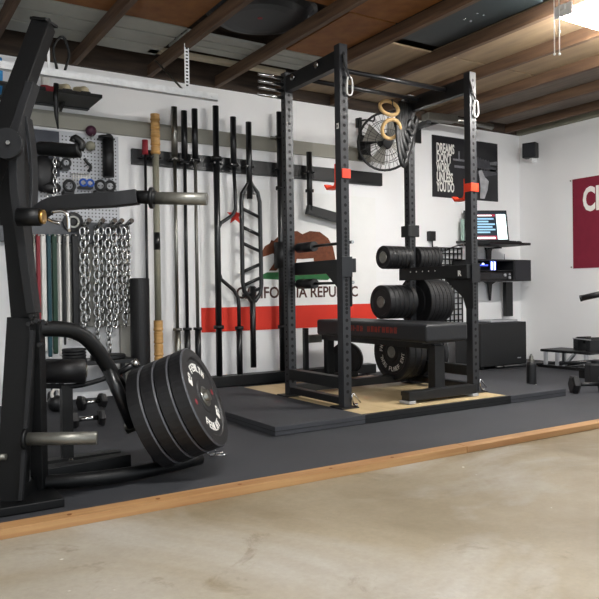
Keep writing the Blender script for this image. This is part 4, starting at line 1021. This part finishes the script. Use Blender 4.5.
# weight horn on the lower lever, carrying four plates
pc = dep(206, 396, 3.02)
pa = (R_*.88 + U_*.37 - F_*.10).normalized(); TH = .066
N_PL = 4
horn0 = pc-pa*(N_PL*TH+.12); MB(M_STEEL).cyl(horn0, pc+pa*.015, .0245, 18).build('weight_horn', mc)
MB(M_MB).cyl(pc-pa*(N_PL*TH+.03), pc-pa*(N_PL*TH+.012), .05, 20).build('horn_collar', mc)
pp = dep(118, 372, 3.05); MB(M_BLK2).tube([dep(119, 373, 2.98), dep(134, 364, 2.98)], .014, 10).build('lock_handle', mc)
MB(M_CHROME).cyl(dep(133, 364.6, 2.98), dep(138, 361.5, 2.98), .016, 12).build('handle_tip', mc)
MB(M_BLK2).tube([horn0+pa*.03, lv[-14]], .028, 10).build('horn_neck', mc)
for i in range(N_PL):
    o = pc-pa*(TH*(N_PL-i))
    lb = ['innermost big black bumper plate on the lever machine horn', 'second big bumper plate in from the lever, on the machine horn', 'third big bumper plate, just behind the outermost on the machine horn', 'outermost big bumper plate on the machine horn, white lettering and red dots'][i]
    r = plate(o, pa, .226, TH-.002, lb, 'big bumper plates on the lever machine', lettered=(i == 3))
    if i == 3:
        t, f, upv, rr = r
        rr = .226*.60
        arc_text(f, pa, upv, rr, 'XB FEHLTH', .036, M_WHITE, t, -52, 12.5)
        arc_text(f, pa, upv, rr, 'BX THLHEF', .036, M_WHITE, t, 125, 12.5, flip=True)
        rt = upv.cross(pa); b = MB(M_REDB)
        for s in (-1, 1): cc = f+(rt*s)*rr; b.cyl(cc, cc+pa*.001, .013, 12)
        b.build('red_dot', t)
# roller pad seat of the machine
ra, rb_ = dep(46, 371, 3.3), dep(86, 371, 3.34)
t = thing('roller_pad_bench', 'low bench with a fat black roller pad behind the lever arm', 'bench', (onZ(70, 440, 0)))
MB(M_RUBB).cyl(ra, rb_, .058, 28).build('roller_pad', t); MB(M_STEEL).cyl(rb_, rb_+(rb_-ra).normalized()*.006, .03, 18).build('roller_cap', t)
sp = curve([dep(45, 386, 3.32), dep(75, 386, 3.34), dep(100, 380, 3.4), dep(125, 370, 3.5)], 4); MB(M_MACH).tube(sp, .012, 8, flat=None).build('seat_edge', t)
MB(M_BLK).beam(dep(66, 385, 3.34), Vector((dep(66, 385, 3.34).x, dep(66, 385, 3.34).y, .03)), .05, .05, (0, 1, 0)).build('post', t)
g = dep(66, 385, 3.34); MB(M_BLK).box(g.x-.2, g.x+.25, g.y-.03, g.y+.03, .002, .03).build('base', t)
# dumbbells and small weights on the floor behind
for i, (px, py, L_, R, lb) in enumerate(((60, 398, .10, .06, 'small pale-marked dumbbell on the floor behind the machine'), (88, 420, .12, .065, 'chrome-handled dumbbell on the floor in front of the others'), (92, 402, .12, .06, 'black dumbbell behind the chrome-handled one'))):
    p = onZ(px, py+8, 0); hex_db((p.x, p.y, .058), (.9, -.35+.3*i, 0), L_, .055, lb)
t = thing('kettlebell', 'white-handled small kettlebell behind the machine post', 'kettlebell', onZ(56, 412, 0)); p = onZ(56, 412, 0)
MB(M_RUBB).ball((p.x, p.y, .06), .058).build('bell', t); MB(M_WHITEB).torus((p.x, p.y, .125), (.5, -.85, 0), .034, .011, 18, 8).build('handle', t)
def rest_stack(px, Y, z0, n, R, th, lbf, name='iron_plate'):
    c = onY(px, 350, Y)
    for i in range(n):
        t = thing(name, lbf % ('bottom', 'second', 'third', 'fourth', 'fifth')[i], 'weight plate', (c.x, Y, z0+i*th), 'iron plates stacked flat behind the machine')
        MB(M_RUBB).lathe((c.x, Y, z0+i*th+.001), (0, 0, 1), [(0, .02), (0, R-.006), (.004, R), (th-.006, R), (th-.002, R-.006), (th-.002, .02)], 30).build('disc', t)
c1 = onY(74, 350, 5.15)
MB_ = MB(M_BLK); MB_.box(c1.x-.14, c1.x+.42, 5.02, 5.30, .30, .33); 
for a in (c1.x-.12, c1.x+.40):
    for c in (5.04, 5.28): MB_.box(a-.015, a+.015, c-.015, c+.015, .002, .30)
tag(MB_.build('small_table', bevel=.003), 'low black stand carrying stacked plates below the chains', 'stand')
rest_stack(74, 5.15, .331, 4, .085, .022, '%s small iron plate of the flat stack below the bands')
c2 = onY(108, 350, 5.15)
t = thing('iron_plate', 'wide flat iron plate lying on the stand below the chains', 'weight plate', (c2.x, 5.15, .332)); MB(M_RUBB).lathe((c2.x, 5.15, .332), (0, 0, 1), [(0, .03), (0, .12), (.005, .128), (.025, .128), (.03, .12), (.03, .03)], 36).build('disc', t)

p = onZ(211, 453, .02)
t = thing('spring_clip', 'chrome spring clip dropped on the floor beside the big plates', 'barbell clamp', (p.x, p.y, 0))
MB(M_CHROME).torus((p.x, p.y, .03), (.8, .5, .2), .026, .0035, 18, 6).build('coil', t)
for s_ in (-1, 1): MB(M_CHROME).tube([(p.x, p.y+.01*s_, .01), (p.x+.05, p.y+.03*s_, .008), (p.x+.075, p.y+.02*s_, .008)], .0035, 6).build('grip', t)
